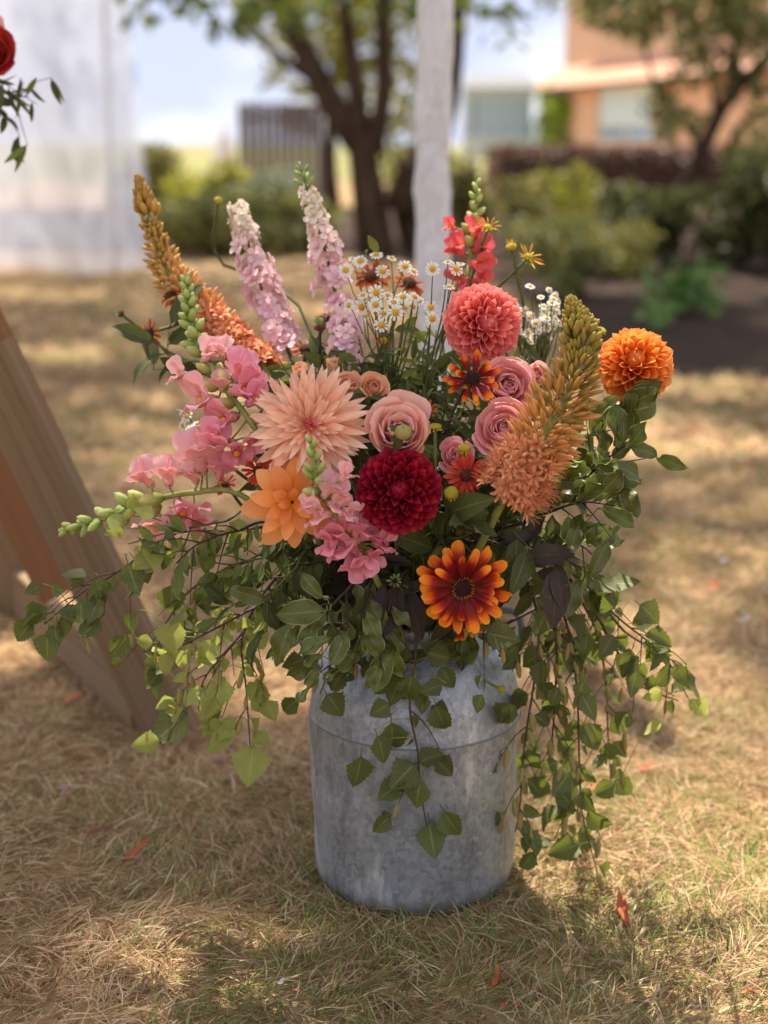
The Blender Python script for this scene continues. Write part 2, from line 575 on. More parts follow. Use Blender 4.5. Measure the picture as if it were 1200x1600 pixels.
birch_prof = lambda t: max(0.0, 0.1 + 0.88 * (t / 0.25) ** 0.75 if t < 0.25 else 0.98 * (1 - (t - 0.25) / 0.75) ** 1.08 * (1 + 0.75 * (t - 0.25) / 0.75))
LEAF = {
    'birch': [leaf_mesh('birch_leaf_a', M['birch'], 0.66, birch_prof, 0.07, 0.16, -0.5, 17, wave=0.015),
              leaf_mesh('birch_leaf_b', M['birch'], 0.60, birch_prof, 0.07, 0.5, -1.1, 17, ph=2, wave=0.02),
              leaf_mesh('birch_leaf_d', M['birch'], 0.62, birch_prof, 0.07, 0.8, -0.4, 17, ph=1, wave=0.02),
              leaf_mesh('birch_leaf_c', M['birch'], 0.64, birch_prof, 0.07, 0.1, 0.7, 17, wave=0.025)],
    'birch_pale': [leaf_mesh('birch_pale_leaf_a', M['birch_pale'], 0.66, birch_prof, 0.07, 0.2, -0.6, 17, wave=0.015),
                   leaf_mesh('birch_pale_leaf_b', M['birch_pale'], 0.60, birch_prof, 0.07, 0.6, -1.0, 17, wave=0.02), leaf_mesh('birch_pale_leaf_c', M['birch_pale'], 0.64, birch_prof, 0.07, 0.15, 0.7, 17, wave=0.02)],
    'pitto': [leaf_mesh('wavy_leaf_a', M['pitto'], 0.44, ovate(0.95), 0, 0.25, -0.5, 15, wave=0.085, petiole=0.1),
              leaf_mesh('wavy_leaf_b', M['pitto'], 0.40, ovate(1.1), 0, 0.35, -0.9, 15, wave=0.09, petiole=0.1, ph=1.6),
              leaf_mesh('wavy_leaf_c', M['pitto'], 0.46, ovate(1.0), 0, 0.12, 0.4, 15, wave=0.10, petiole=0.1, ph=3.2)],
    'leaf': [leaf_mesh('broad_leaf_a', M['leaf'], 0.42, ovate(0.8), 0.03, 0.2, -0.5, 9, petiole=0.08),
             leaf_mesh('broad_leaf_b', M['leaf'], 0.34, ovate(0.85), 0.03, 0.3, -0.9, 9, petiole=0.08, wave=0.02)],
    'lime': [leaf_mesh('bright_leaf_a', M['leaf_lime'], 0.34, ovate(0.85), 0.05, 0.3, -0.6, 9, petiole=0.1),
             leaf_mesh('bright_leaf_b', M['leaf_lime'], 0.42, ovate(0.8), 0.08, 0.2, 0.5, 9, petiole=0.1, wave=0.03)],
    'narrow': [leaf_mesh('narrow_leaf_a', M['leaf'], 0.2, ovate(0.8), 0, 0.3, -0.6, 8, petiole=0.03),
               leaf_mesh('narrow_leaf_b', M['leaf_lime'], 0.18, ovate(0.8), 0, 0.3, 0.5, 8, petiole=0.03)],
    'dark': [leaf_mesh('dark_leaf_a', M['leaf_dark'], 0.40, ovate(0.8), 0.04, 0.25, -0.6, 9, petiole=0.08),
             leaf_mesh('dark_leaf_b', M['leaf_dark'], 0.34, ovate(0.8), 0.04, 0.35, 0.4, 9, petiole=0.08)],
}


def catkin_mesh(name, mat):
    mb = MB()
    mb.tube([V((0, 0, 0)), V((0.03, 0.14, 0)), V((0, 0.26, 0))], 0.02, 4)
    pr = []
    for j in range(13):
        t = j / 12
        r = 0.13 * (math.sin(PI * min(1, 0.06 + t * 0.9)) ** 0.45) * (1.1 if j % 2 else 0.86)
        pr.append((max(0.004, r if j < 12 else 0.01), 0.24 + t * 0.76))
    mb.lathe(pr, 8, jitter=0.12)
    return mb.mesh(name, mat)


CATKIN = {'d': catkin_mesh('catkin', M['catkin']), 'p': catkin_mesh('catkin_pale', M['catkin_pale'])}


def put_leaf(parent, kind, base, d, size, nrm=None, name='leaf', color=None):
    nrm = nrm if nrm is not None else (face(0, 0.5) + rv() * 0.7)
    s = size
    return part(name, random.choice(LEAF[kind]), parent, frame(d, nrm, base, (s * U(0.85, 1.1), s, s)), color)


# churn mouth
CHX = P(646, 1350, 0).x
NECK = V((CHX, -0.035, 0.40))


def neck_pt(toward):
    d = toward - NECK
    d.z = 0
    if d.length > 1e-4:
        d.normalize()
    return V((NECK.x + d.x * 0.055 + U(-0.02, 0.02), NECK.y + d.y * 0.055 + U(-0.02, 0.02), 0.37))


def stem_to(head, back, r0=0.003, mat='stem', parent=None, n=12, name='stem', r1=None):
    """stem from the churn's mouth to a flower's back"""
    b = neck_pt(head)
    L = (head - b).length
    mid = b + V((0, 0, 0.42 * L)) + (head - b) * 0.18
    pre = head + back * min(0.35 * L, 0.14)
    pts = spline([b, mid.lerp(pre, 0.35), pre, head], n)
    r1 = r1 or r0
    me = MB().tube(pts, lambda t: lerp(r0 * 1.15, r1, t), 6).mesh(name, M[mat])
    return pts, me, b


# ================================================================== SETTING
def np_mesh(name, verts, faces_flat, sizes, mat, attr=None, color=None, smooth=False):
    me = bpy.data.meshes.new(name)
    nv, nf = len(verts), len(sizes)
    me.vertices.add(nv)
    me.vertices.foreach_set('co', np.asarray(verts, dtype=np.float32).ravel())
    me.loops.add(len(faces_flat))
    me.loops.foreach_set('vertex_index', np.asarray(faces_flat, dtype=np.int32))
    me.polygons.add(nf)
    sizes = np.asarray(sizes, dtype=np.int32)
    starts = np.concatenate([[0], np.cumsum(sizes)[:-1]]).astype(np.int32)
    me.polygons.foreach_set('loop_start', starts)
    if attr is not None:
        a = me.attributes.new('rnd', 'FLOAT', 'POINT')
        a.data.foreach_set('value', np.asarray(attr, dtype=np.float32))
    if color is not None:
        a = me.attributes.new('col', 'FLOAT_COLOR', 'POINT')
        a.data.foreach_set('color', np.asarray(color, dtype=np.float32).ravel())
    if smooth:
        me.polygons.foreach_set('use_smooth', np.ones(nf, dtype=bool))
    me.materials.append(mat)
    me.update(calc_edges=True)
    me.validate()
    return me


def sheet(name, x0, x1, y0, y1, z, mat, nx=2, ny=2):
    mb = MB()
    rows = [[V((lerp(x0, x1, i / (nx - 1)), lerp(y0, y1, j / (ny - 1)), z)) for i in range(nx)] for j in range(ny)]
    mb.grid(rows, [[(i / (nx - 1), j / (ny - 1)) for i in range(nx)] for j in range(ny)])
    return tag(part(name, mb.mesh(name, mat)), kind='structure')


# ground under the lawn
k = NT('lawn_ground')
gp = k.n('NewGeometry').outputs['Position']
n1 = k.noise(gp, 1.1, 4, 0.6)
n2 = k.noise(gp, 9.0, 5, 0.65)
n3 = k.noise(k.mapping(gp, (1, 0.6, 1)), 70.0, 4, 0.7)
gc = k.ramp(n1, [(0.3, c255(144, 116, 84)), (0.5, c255(160, 132, 96)), (0.68, c255(146, 130, 86))])
gc = k.mix(k.math('MULTIPLY', k.ramp(n2, [(0.35, 0.0), (0.65, 1.0)]), 0.45), gc, c255(132, 100, 68))
gc = k.mix(k.math('MULTIPLY', k.ramp(n3, [(0.35, 0.0), (0.7, 1.0)]), 0.5), gc, c255(196, 164, 120))
M['ground'] = k.finish(gc, 0.9, normal=k.bump(n3, 0.6, 0.02), spec=0.15)
sheet('ground', -400, 400, -12, 900, 0.0, M['ground'])

k = NT('far_field')
gp = k.n('NewGeometry').outputs['Position']
gc = k.ramp(k.noise(k.mapping(gp, (0.03, 0.12, 1)), 3.0, 4), [(0.3, c255(112, 112, 66)), (0.7, c255(146, 138, 92))])
sheet('field', -390, 390, 44, 880, 0.004, k.finish(gc, 0.9, spec=0.1))

k = NT('bed_soil')
gp = k.n('NewGeometry').outputs['Position']
nz = k.noise(gp, 6, 6, 0.7)
gc = k.ramp(nz, [(0.3, c255(48, 38, 32)), (0.6, c255(70, 56, 46)), (0.75, c255(92, 72, 56))])
M['soil'] = k.finish(gc, 0.95, normal=k.bump(nz, 0.8, 0.05), spec=0.1)
# flower-bed soil with a wandering front edge
mb = MB()
edge = [G(-30, 392), G(220, 396), G(420, 392), G(560, 402), G(700, 420), G(820, 470), G(900, 545), G(1010, 585), G(1130, 592), G(1320, 600)]
edge = [edge[0] + V((-18, 2, 0))] + spline(edge, 40) + [G(1320, 600) + V((9, -0.5, 0))]
BEDX, BEDY = np.array([e.x for e in edge]), np.array([e.y for e in edge])
rows, uvs = [], []
for j in range(4):
    t = j / 3
    rows.append([V((lerp(e.x, e.x * (24.0 + CAMX) / (e.y + CAMX), t), lerp(e.y, 24.0, t), 0.006 + (0.05 if 0 < j < 3 else 0.0))) for e in edge])
    uvs.append([(i / 41, t) for i in range(len(edge))])
mb.grid(rows, uvs)
tag(part('flower_bed', mb.mesh('flower_bed', M['soil'])), kind='structure')

# ---- lawn: dry matted grass, real blades
GK = NT('dry_grass')
ga = GK.n('Attribute', attribute_name='col')
M['grass'] = GK.finish(ga.outputs['Color'], 0.75, 0.34, spec=0.2)
palette = np.array([c255(206, 172, 132)[:3], c255(190, 154, 114)[:3], c255(168, 132, 96)[:3], c255(222, 196, 158)[:3],
                    c255(146, 108, 76)[:3], c255(150, 136, 84)[:3], c255(160, 148, 92)[:3], c255(122, 86, 60)[:3]])
pw = np.array([0.24, 0.22, 0.17, 0.08, 0.11, 0.05, 0.04, 0.09])


def vnoise(x, y, f, seed):
    r = np.random.default_rng(seed)
    g = r.random((64, 64))
    fx, fy = x * f, y * f
    ix, iy = np.floor(fx).astype(int), np.floor(fy).astype(int)
    tx, ty = fx - ix, fy - iy
    tx, ty = tx * tx * (3 - 2 * tx), ty * ty * (3 - 2 * ty)
    a = g[ix % 64, iy % 64] * (1 - tx) + g[(ix + 1) % 64, iy % 64] * tx
    b = g[ix % 64, (iy + 1) % 64] * (1 - tx) + g[(ix + 1) % 64, (iy + 1) % 64] * tx
    return a * (1 - ty) + b * ty


def blades(x0, x1, y0, y1, n, lmin, lmax, w, seed):
    r = np.random.default_rng(seed)
    x, y = r.uniform(x0, x1, n), r.uniform(y0, y1, n)
    keep = ((x - CHX) ** 2 + (y + 0.035) ** 2) > 0.137 ** 2
    dens = vnoise(x, y, 7.0, 3) * 0.6 + vnoise(x, y, 23.0, 4) * 0.4
    keep &= y < np.interp(x, BEDX, BEDY) - 0.05 + r.normal(0, 0.12, n)
    keep &= r.random(n) < 0.35 + 1.0 * dens
    x, y = x[keep], y[keep]
    n = len(x)
    flow = (vnoise(x, y, 4.0, 5) + 0.5 * vnoise(x, y, 15.0, 6)) * 9
    az = flow + r.normal(0, 0.9, n)
    L = r.uniform(lmin, lmax, n)
    e0 = np.abs(r.normal(0.32, 0.35, n)).clip(0.03, 1.35)
    green = vnoise(x, y, 5.0, 9) * 0.6 + vnoise(x, y, 1.3, 10) * 0.6
    isg = r.random(n) < (green - 0.5).clip(0.015, 1) * 0.7
    e0 = np.where(isg, e0 + 0.35, e0)
    bend = r.uniform(0.1, 0.7, n) * np.sin(e0)
    side = r.normal(0, 0.22, n)
    z0 = r.uniform(0, 0.012, n) * (L / 0.05)
    dx, dy = np.cos(az), np.sin(az)
    ww = w * r.uniform(0.6, 1.3, n)
    # local width direction: mostly horizontal, rolled at random
    roll = r.uniform(-0.9, 0.9, n)
    V7 = np.empty((n, 7, 3))
    for j, s in enumerate((0.0, 0.38, 0.72, 1.0)):
        px = x + L * s * np.cos(e0) * dx - L * side * s * s * dy
        py = y + L * s * np.cos(e0) * dy + L * side * s * s * dx
        pz = np.maximum(0.001, z0 + L * (s * np.sin(e0) - bend * s * s))
        if j < 3:
            hw = ww * (1, 0.85, 0.55)[j] / 2
            for m, sg in ((0, -1), (1, 1)):
                V7[:, j * 2 + m, 0] = px - dy * hw * sg * np.cos(roll)
                V7[:, j * 2 + m, 1] = py + dx * hw * sg * np.cos(roll)
                V7[:, j * 2 + m, 2] = pz + hw * sg * np.sin(roll)
        else:
            V7[:, 6, 0], V7[:, 6, 1], V7[:, 6, 2] = px, py, pz
    ci = r.choice(8, n, p=pw)
    col = palette[ci]
    gcol = np.array([c255(110, 122, 56)[:3], c255(134, 140, 70)[:3]])[r.integers(0, 2, n)]
    col = np.where(isg[:, None], gcol, col)
    tone = (1.0 + 0.5 * vnoise(x, y, 2.1, 11))[:, None]
    col = (col * np.array([0.86, 0.93, 1.0]) * tone * r.uniform(0.82, 1.18, (n, 1))).clip(0, 1)
    rgba = np.ones((n, 7, 4))
    rgba[:, :, :3] = col[:, None, :]
    idx = np.arange(n)[:, None] * 7
    fl = (idx + np.array([[0, 1, 3, 2, 2, 3, 5, 4, 4, 5, 6]])).ravel()
    return V7.reshape(-1, 3), fl, np.tile([4, 4, 3], n), rgba.reshape(-1, 4)


def grass(name, specs, label):
    Vs, Fs, Ss, Cs, off = [], [], [], [], 0
    for s in specs:
        a, b, c, d = blades(*s)
        Vs.append(a); Fs.append(b + off); Ss.append(c); Cs.append(d)
        off += len(a)
    me = np_mesh(name, np.concatenate(Vs), np.concatenate(Fs), np.concatenate(Ss), M['grass'], color=np.concatenate(Cs))
    return tag(part(name, me), label, 'grass', kind='stuff')


grass('dry_grass', [(-1.15, 1.15, -0.95, 0.9, 165000, 0.018, 0.06, 0.0019, 1),
                    (-1.7, 1.7, 0.9, 2.6, 52000, 0.03, 0.085, 0.0034, 2),
                    (-2.6, 2.6, 2.6, 5.5, 42000, 0.04, 0.10, 0.0060, 3),
                    (-4.2, 4.2, 5.5, 10.0, 38000, 0.05, 0.12, 0.011, 4)], 'dry straw coloured lawn grass around the metal churn')


# ---- leaf masses
def leaf_cloud(name, pts, size, mat, seed=0, up=0.35, droop=0.0, parent=None, aspect=0.55, spread=0.35):
    r = np.random.default_rng(seed)
    pts = np.asarray(pts)
    n = len(pts)
    d = r.normal(0, 1, (n, 3))
    d[:, 2] -= droop
    d /= np.linalg.norm(d, axis=1, keepdims=True)
    nr = r.normal(0, 1, (n, 3))
    nr[:, 2] += up * 3
    s = np.cross(d, nr)
    s /= np.linalg.norm(s, axis=1, keepdims=True) + 1e-9
    nn = np.cross(s, d)
    L = size * r.uniform(1 - spread, 1 + spread, (n, 1))
    v = np.empty((n, 6, 3))
    v[:, 0] = pts
    v[:, 1] = pts + d * L * 0.38 + s * L * aspect * 0.5 + nn * L * 0.08
    v[:, 2] = pts + d * L * 0.72 + s * L * aspect * 0.36 + nn * L * 0.04
    v[:, 3] = pts + d * L - nn * L * 0.12
    v[:, 4] = pts + d * L * 0.72 - s * L * aspect * 0.36 + nn * L * 0.04
    v[:, 5] = pts + d * L * 0.38 - s * L * aspect * 0.5 + nn * L * 0.08
    idx = np.arange(n)[:, None] * 6
    fl = (idx + np.array([[0, 1, 2, 3, 0, 3, 4, 5]])).ravel()
    rn = np.repeat(r.random(n), 6)
    me = np_mesh(name, v.reshape(-1, 3), fl, np.tile([4, 4], n), mat, attr=rn)
    o = part(name, me, parent)
    return o


def clump_pts(centres, n, seed, shell=0.5):
    """points spread through overlapping ellipsoid clumps: (x, y, z, rx, ry, rz)"""
    r = np.random.default_rng(seed)
    c = np.array(centres, dtype=float)
    w = (c[:, 3] * c[:, 4] * c[:, 5]) ** 0.67
    k = r.choice(len(c), n, p=w / w.sum())
    d = r.normal(0, 1, (n, 3))
    d /= np.linalg.norm(d, axis=1, keepdims=True)
    rad = r.random(n) ** (1 / 3.0)
    rad = shell * (0.75 + 0.25 * rad) + (1 - shell) * rad
    return c[k, :3] + d * rad[:, None] * c[k, 3:6]


F = {}
F['olive'] = foliage_mat('olive_foliage', c255(108, 110, 56), c255(164, 154, 84))
F['yellow'] = foliage_mat('yellow_green_foliage', c255(132, 140, 46), c255(186, 178, 78), transl=0.45)
F['green'] = foliage_mat('green_foliage', c255(100, 106, 56), c255(156, 152, 90))
F['dark'] = foliage_mat('dark_foliage', c255(70, 76, 42), c255(116, 118, 66))
F['grey'] = foliage_mat('grey_green_foliage', c255(104, 116, 92), c255(164, 168, 140))
F['copper'] = foliage_mat('copper_hedge_foliage', c255(88, 66, 54), c255(144, 112, 94), transl=0.15)
F['lime'] = foliage_mat('climber_foliage', c255(112, 150, 40), c255(168, 196, 70))
F['bright'] = foliage_mat('bright_green_foliage', c255(84, 120, 56), c255(140, 168, 92))
F['crown'] = foliage_mat('tree_crown_foliage', c255(64, 84, 36), c255(124, 136, 58), transl=0.4)
k = NT('tree_bark')
ob = k.n('TexCoord').outputs['Object']
nz = k.noise(k.mapping(ob, (3, 3, 0.6)), 5, 6, 0.7)
M['bark'] = k.finish(k.ramp(nz, [(0.3, c255(48, 36, 28)), (0.6, c255(92, 74, 58)), (0.8, c255(122, 102, 82))]), 0.9, normal=k.bump(nz, 1.0, 0.08), spec=0.15)


def shrub(label, px, py_base, py_top, wpx, mat, n=900, leaf=0.09, seed=0, cat='shrub', depth=None, name='shrub', lumps=7, z0=0.12, ray_z=0.0):
    b = G(px, py_base)
    m = mpp(b)
    h = (py_base - py_top) * m / math.cos(PITCH)
    w = wpx * m
    r = random.Random(seed)
    t = thing(name, label, cat, b)
    cs = []
    for i in range(lumps):
        zz = lerp(0.25, 0.8, i / max(1, lumps - 1)) * h
        q = 1 - 0.55 * (zz / h) ** 2
        cs.append((b.x + r.uniform(-0.33, 0.33) * w * q, b.y + r.uniform(-0.25, 0.25) * w, zz, w * 0.28 * r.uniform(0.7, 1.2), w * 0.28, h * 0.24 * r.uniform(0.7, 1.15)))
    pts = clump_pts(cs, n, seed)
    pts[:, 2] = np.maximum(pts[:, 2], 0.03)
    leaf_cloud('foliage', pts, leaf, F[mat], seed, parent=t)
    mb = MB()
    for i in range(6):
        c = cs[i % len(cs)]
        mb.tube(spline([b + V((r.uniform(-0.05, 0.05), r.uniform(-0.05, 0.05), -0.02)), V((lerp(b.x, c[0], 0.4), lerp(b.y, c[1], 0.4), c[2] * 0.55)), V((c[0], c[1], c[2] + c[5] * 0.5))], 6), lambda t: lerp(0.022, 0.006, t) * max(0.5, h), 5)
    part('stem', mb.mesh('shrub_stem', M['bark']), t)
    return t


# ---- big multi-stemmed tree behind the churn
TB = G(592, 398)
TY = TB.y
mt = mpp(P(590, 300, TY))


def limb(mb, pts, r0, r1, y=TY, sides=9, n=14):
    path = spline([P(a, b, y + (c if len(q) > 2 else 0)) for q in pts for a, b, c in [(*q, 0)[:3]]], n)
    mb.tube(path, lambda t: lerp(r0, r1, t) * mt, sides)
    return path


t = thing('multi_stemmed_tree', 'large dark multi stemmed tree behind the white pole', 'tree', TB)
mb = MB()
limb(mb, [(590, 404), (580, 330), (572, 270), (562, 205)], 32, 22)
limb(mb, [(655, 404, 0.2), (640, 350, 0.2), (632, 300, 0.1), (640, 250, 0)], 24, 18)
part('trunk', mb.mesh('trunk', M['bark']), t)
ends = []
for q, r0, r1 in [([(560, 225), (512, 150), (470, 70), (428, -10), (385, -150), (340, -360)], 24, 9),
                  ([(566, 225), (556, 130), (540, 30), (528, -60), (520, -300)], 17, 7),
                  ([(582, 240), (600, 140), (598, 30), (600, -90), (640, -380)], 17, 7),
                  ([(625, 330, .1), (655, 260, .1), (690, 190, .1), (706, 90, .1), (716, -20, .1), (760, -300, .1)], 30, 11),
                  ([(500, 130, .1), (440, 90, .3), (395, 40, .5), (380, -60, .6)], 9, 4)]:
    mb = MB()
    ends.append(limb(mb, q, r0, r1))
    part('limb', mb.mesh('limb', M['bark']), t)
cs = []
r = random.Random(5)
for i in range(34):
    a = r.uniform(0, 2 * PI)
    rr = r.uniform(0.5, 6.5)
    cs.append((TB.x + rr * math.cos(a), TY + rr * math.sin(a), r.uniform(6.0, 12), r.uniform(0.9, 1.7), r.uniform(0.9, 1.7), r.uniform(0.6, 1.2)))
for (px, py, dy, s) in [(300, -25, -2, .55), (370, 0, -3, .5), (260, -10, -2.5, .4), (470, -12, -1, .5), (430, 25, -1, .35), (520, -20, 0, .5), (640, -5, 0, .4), (690, -15, -1, .4),
                        (770, 10, -2, .22), (790, 40, -2, .2), (745, 35, -2, .18), (820, 55, -2, .2), (808, 82, -2, .14), (345, 20, -3, .25), (395, 30, -3, .25)]:
    q = P(px, py, TY + dy)
    cs.append((q.x, q.y, q.z, s * 1.3, s, s * 0.55))
leaf_cloud('crown', clump_pts(cs, 9000, 12, 0.4), 0.17, F['crown'], 12, parent=t)

# ---- yellow-green tree standing farther back between the stems
b = G(520, 322)
t = thing('birch_tree', 'sunlit yellow green tree seen between the dark stems', 'tree', b)
mb = MB()
mb.tube(spline([b, P(515, 250, b.y), P(520, 150, b.y), P(530, 0, b.y), P(520, -150, b.y)], 12), lambda t: lerp(0.16, 0.05, t), 8)
part('trunk', mb.mesh('trunk', M['bark']), t)
cs = []
for (px, py, s) in [(600, 150, 1.0), (620, 60, 1.0), (640, 220, .9), (560, 60, .9), (500, 40, 1.0), (460, 110, .7), (545, 140, .6), (610, 260, .8), (420, 20, .9), (480, 180, .6), (690, 40, .6), (540, -40, 1.4), (620, -60, 1.4), (440, -60, 1.2)]:
    q = P(px, py, b.y + r.uniform(-1, 1))
    cs.append((q.x, q.y, q.z, s * 0.8, s * 0.8, s * 0.7))
leaf_cloud('crown', clump_pts(cs, 3200, 14, 0.3), 0.2, F['yellow'], 14, parent=t)

# ---- small leaning tree at the right
b = G(1045, 402)
t = thing('leaning_tree', 'small dark tree leaning right in front of the brick house', 'tree', b)
mb = MB()
m_ = mpp(P(1080, 250, b.y))
pth = spline([b, P(1062, 330, b.y), P(1098, 232, b.y), P(1145, 145, b.y), P(1215, 80, b.y), P(1290, 20, b.y)], 16)
mb.tube(pth, lambda t: lerp(17, 7, t) * m_, 8)
part('trunk', mb.mesh('trunk', M['bark']), t)
for q in [[(1098, 232), (1060, 180), (1020, 120), (1000, 40)], [(1120, 190), (1110, 110), (1080, 40), (1060, -40)], [(1130, 240), (1165, 190), (1210, 165), (1260, 160)], [(1150, 140), (1150, 60), (1130, -20), (1120, -80)]]:
    mb = MB()
    mb.tube(spline([P(a, c, b.y) for a, c in q], 10), lambda t: lerp(7, 2, t) * m_, 6)
    part('limb', mb.mesh('limb', M['bark']), t)
cs = []
for (px, py, s) in [(1060, 190, .22), (1050, 140, .2), (1090, 110, .25), (1130, 90, .25), (1030, 175, .16), (1040, 200, .16), (1170, 130, .25), (1190, 60, .3), (1150, 30, .3), (1100, 20, .35), (1040, 10, .3), (985, 20, .3), (960, 45, .16), (940, 10, .25), (1000, 50, .16),
                    (1180, 230, .25), (1200, 190, .2), (1010, -30, .5), (1110, -50, .6), (1220, -10, .6), (900, -15, .3), (1160, 250, .2), (1075, 60, .2)]:
    q = P(px, py, b.y + r.uniform(-.5, .5))
    cs.append((q.x, q.y, q.z, s * 1.15, s, s * 0.8))
leaf_cloud('crown', clump_pts(cs, 2600, 15, 0.3), 0.12, F['green'], 15, parent=t)

# ---- tree out of frame on the left, whose crown shades the lawn
def to_ground(p):
    return p - TO_SUN * (p.z / TO_SUN.z)


GAPS = []


def gap(px, py, rx, ry, rot=0.0, g=None):
    g = g if g is not None else G(px, py)
    GAPS.append((g.x, g.y, rx, ry, rot))


gap(1275, 1440, .50, .75)
gap(1010, 1080, .26, .36)
gap(1130, 900, .25, .3)
gap(1010, 980, .2, .25)
gap(1060, 700, .5, .28)
gap(1150, 608, .8, .32)
gap(940, 660, .4, .3)
gap(90, 560, .35, .22)
gap(60, 935, .2, .3)
gap(30, 985, .25, .3)
gap(450, 1075, .16, .25)
gap(330, 620, .5, .3)
gap(250, 450, .9, .5)
# the left half of the bouquet stands in the sun
for q, rr in [(P(300, 690, -.05), .15), (P(310, 1000, -.1), .14), (P(280, 440, .1), .12), (P(180, 800, -.05), .12), (P(960, 540, -.1), .10), (P(500, 400, .1), .08)]:
    g_ = to_ground(q)
    gap(0, 0, rr, rr, 0, g_)

b = V((-4.6, 10.2, 0))
t = thing('shade_tree', 'tall tree left of the picture whose crown shades the lawn', 'tree', b)
cs = []
r = random.Random(21)
for i in range(150):
    g_ = V((r.uniform(-3.2, 3.0), r.uniform(-1.7, 8.5), 0))
    q_ = g_ + TO_SUN * (r.uniform(13.0, 19.5) / TO_SUN.z)
    cs.append((q_.x, q_.y, q_.z, r.uniform(0.5, 0.95), r.uniform(0.5, 0.95), r.uniform(0.35, 0.6)))
for i in range(40):       # denser over the lawn in front
    g_ = V((r.uniform(-1.6, 0.3), r.uniform(-1.5, 0.4), 0))
    q_ = g_ + TO_SUN * (r.uniform(13.0, 18.0) / TO_SUN.z)
    cs.append((q_.x, q_.y, q_.z, 0.55, 0.55, 0.4))
pts = clump_pts(cs, 26000, 22, 0.15)
s_ = np.array(TO_SUN)
gx = pts[:, 0] - s_[0] * pts[:, 2] / s_[2]
gy = pts[:, 1] - s_[1] * pts[:, 2] / s_[2]
keep = np.ones(len(pts), bool)
for (x, y, rx, ry, ro) in GAPS:
    keep &= (((gx - x) / (rx + 0.05)) ** 2 + ((gy - y) / (ry + 0.05)) ** 2) > 1
leaf_cloud('crown', pts[keep], 0.18, F['crown'], 22, parent=t, aspect=0.7)
mb = MB()
mb.tube(spline([b + V((0, 0, -.1)), b + V((.2, .1, 4)), b + V((.3, 0, 9)), b + V((.6, .3, 15)), b + V((.6, .6, 18.5))], 18), lambda t: lerp(0.42, 0.08, t), 10)
part('trunk', mb.mesh('trunk', M['bark']), t)
for q in [(2.2, 2.5, 15.5), (2.6, -1.5, 14.5), (0.4, -2.6, 15.9), (-1.5, 1.2, 15.4), (1.2, 4.9, 16.2), (-2.2, -1.5, 15), (-.5, 3.5, 17), (2, 5.5, 14.5)]:
    mb = MB()
    mb.tube(spline([b + V((.4, .1, 10.4)), b + V((q[0] * .45, q[1] * .45, 13.2)), b + V(q)], 10), lambda t: lerp(0.15, 0.03, t), 7)
    part('limb', mb.mesh('limb', M['bark']), t)

# ---- shrubs and bed plants
shrub('olive green shrub at the field edge beside the white drape', 265, 372, 242, 150, 'olive', 1500, 0.14, 31)
shrub('yellow green shrub right of the white drape', 330, 378, 255, 150, 'yellow', 900, 0.13, 32)
shrub('grey green low shrub in front of the grey screen', 415, 388, 270, 170, 'grey', 1100, 0.1, 33)
shrub('green mounded shrub left of the dark tree trunk', 340, 398, 300, 260, 'green', 1900, 0.11, 34)
shrub('dark green shrub at the foot of the dark tree', 478, 396, 300, 110, 'green', 800, 0.1, 35)
shrub('olive shrub directly behind the white pole', 735, 385, 255, 100, 'olive', 800, 0.1, 36)
shrub('yellow leaved shrub in front of the copper hedge', 880, 392, 265, 130, 'yellow', 700, 0.08, 37)
shrub('olive green shrub in front of the copper hedge beside the yellow one', 815, 400, 275, 120, 'olive', 700, 0.08, 38)
shrub('dark green bush beneath the leaning tree', 1010, 425, 290, 190, 'dark', 1900, 0.09, 39)
shrub('dark green bush at the right edge of the bed', 1150, 430, 250, 240, 'dark', 2600, 0.1, 40)
shrub('low green plants along the middle of the bed', 860, 432, 345, 190, 'green', 900, 0.08, 41, cat='plant', name='bed_plant')
shrub('low olive plant in the bed below the yellow shrub', 960, 440, 350, 150, 'olive', 700, 0.08, 42, cat='plant', name='bed_plant')
shrub('bright green sprawling plant on the dark soil at right', 1075, 500, 425, 130, 'bright', 170, 0.1, 43, cat='plant', name='bed_plant', lumps=9)
shrub('small green seedling on the soil near the bed edge', 1035, 520, 480, 70, 'bright', 50, 0.08, 44, cat='plant', name='bed_plant', lumps=5)
shrub('low green plant behind the orange dahlia in the bed', 905, 470, 380, 110, 'green', 420, 0.08, 45, cat='plant', name='bed_plant')

# ---- clipped copper hedge
hy = 25.0
mb = MB()
t = thing('clipped_hedge', 'low clipped copper brown hedge in front of the brick house', 'hedge', (6.5, hy + 1.2, 0))
x0, x1 = P(782, 300, hy).x, P(1330, 300, hy).x
n = 9000
rr = np.random.default_rng(3)
f = rr.random(n)
px_ = rr.uniform(x0, x1, n)
py_ = np.where(f < 0.6, hy + rr.normal(0, 0.05, n), hy + rr.uniform(0, 2.6, n))
pz_ = np.where(f < 0.6, rr.uniform(0.02, 0.96, n), 0.95 + rr.normal(0, 0.02, n))
endm = rr.random(n) < 0.12
px_ = np.where(endm, x0 + rr.normal(0, 0.04, n), px_)
py_ = np.where(endm, hy + rr.uniform(0, 2.6, n), py_)
pz_ = np.where(endm, rr.uniform(0.02, 0.96, n), pz_)
leaf_cloud('foliage', np.stack([px_, py_, pz_], 1), 0.13, F['copper'], 5, parent=t)
mb.box(((x0 + x1) / 2, hy + 1.3, 0.46), (x1 - x0 - 0.1, 2.4, 0.9))
part('branch_core', mb.mesh('branch_core', plain_mat('hedge_core', c255(70, 46, 40), None, 8, 0.95)), t)

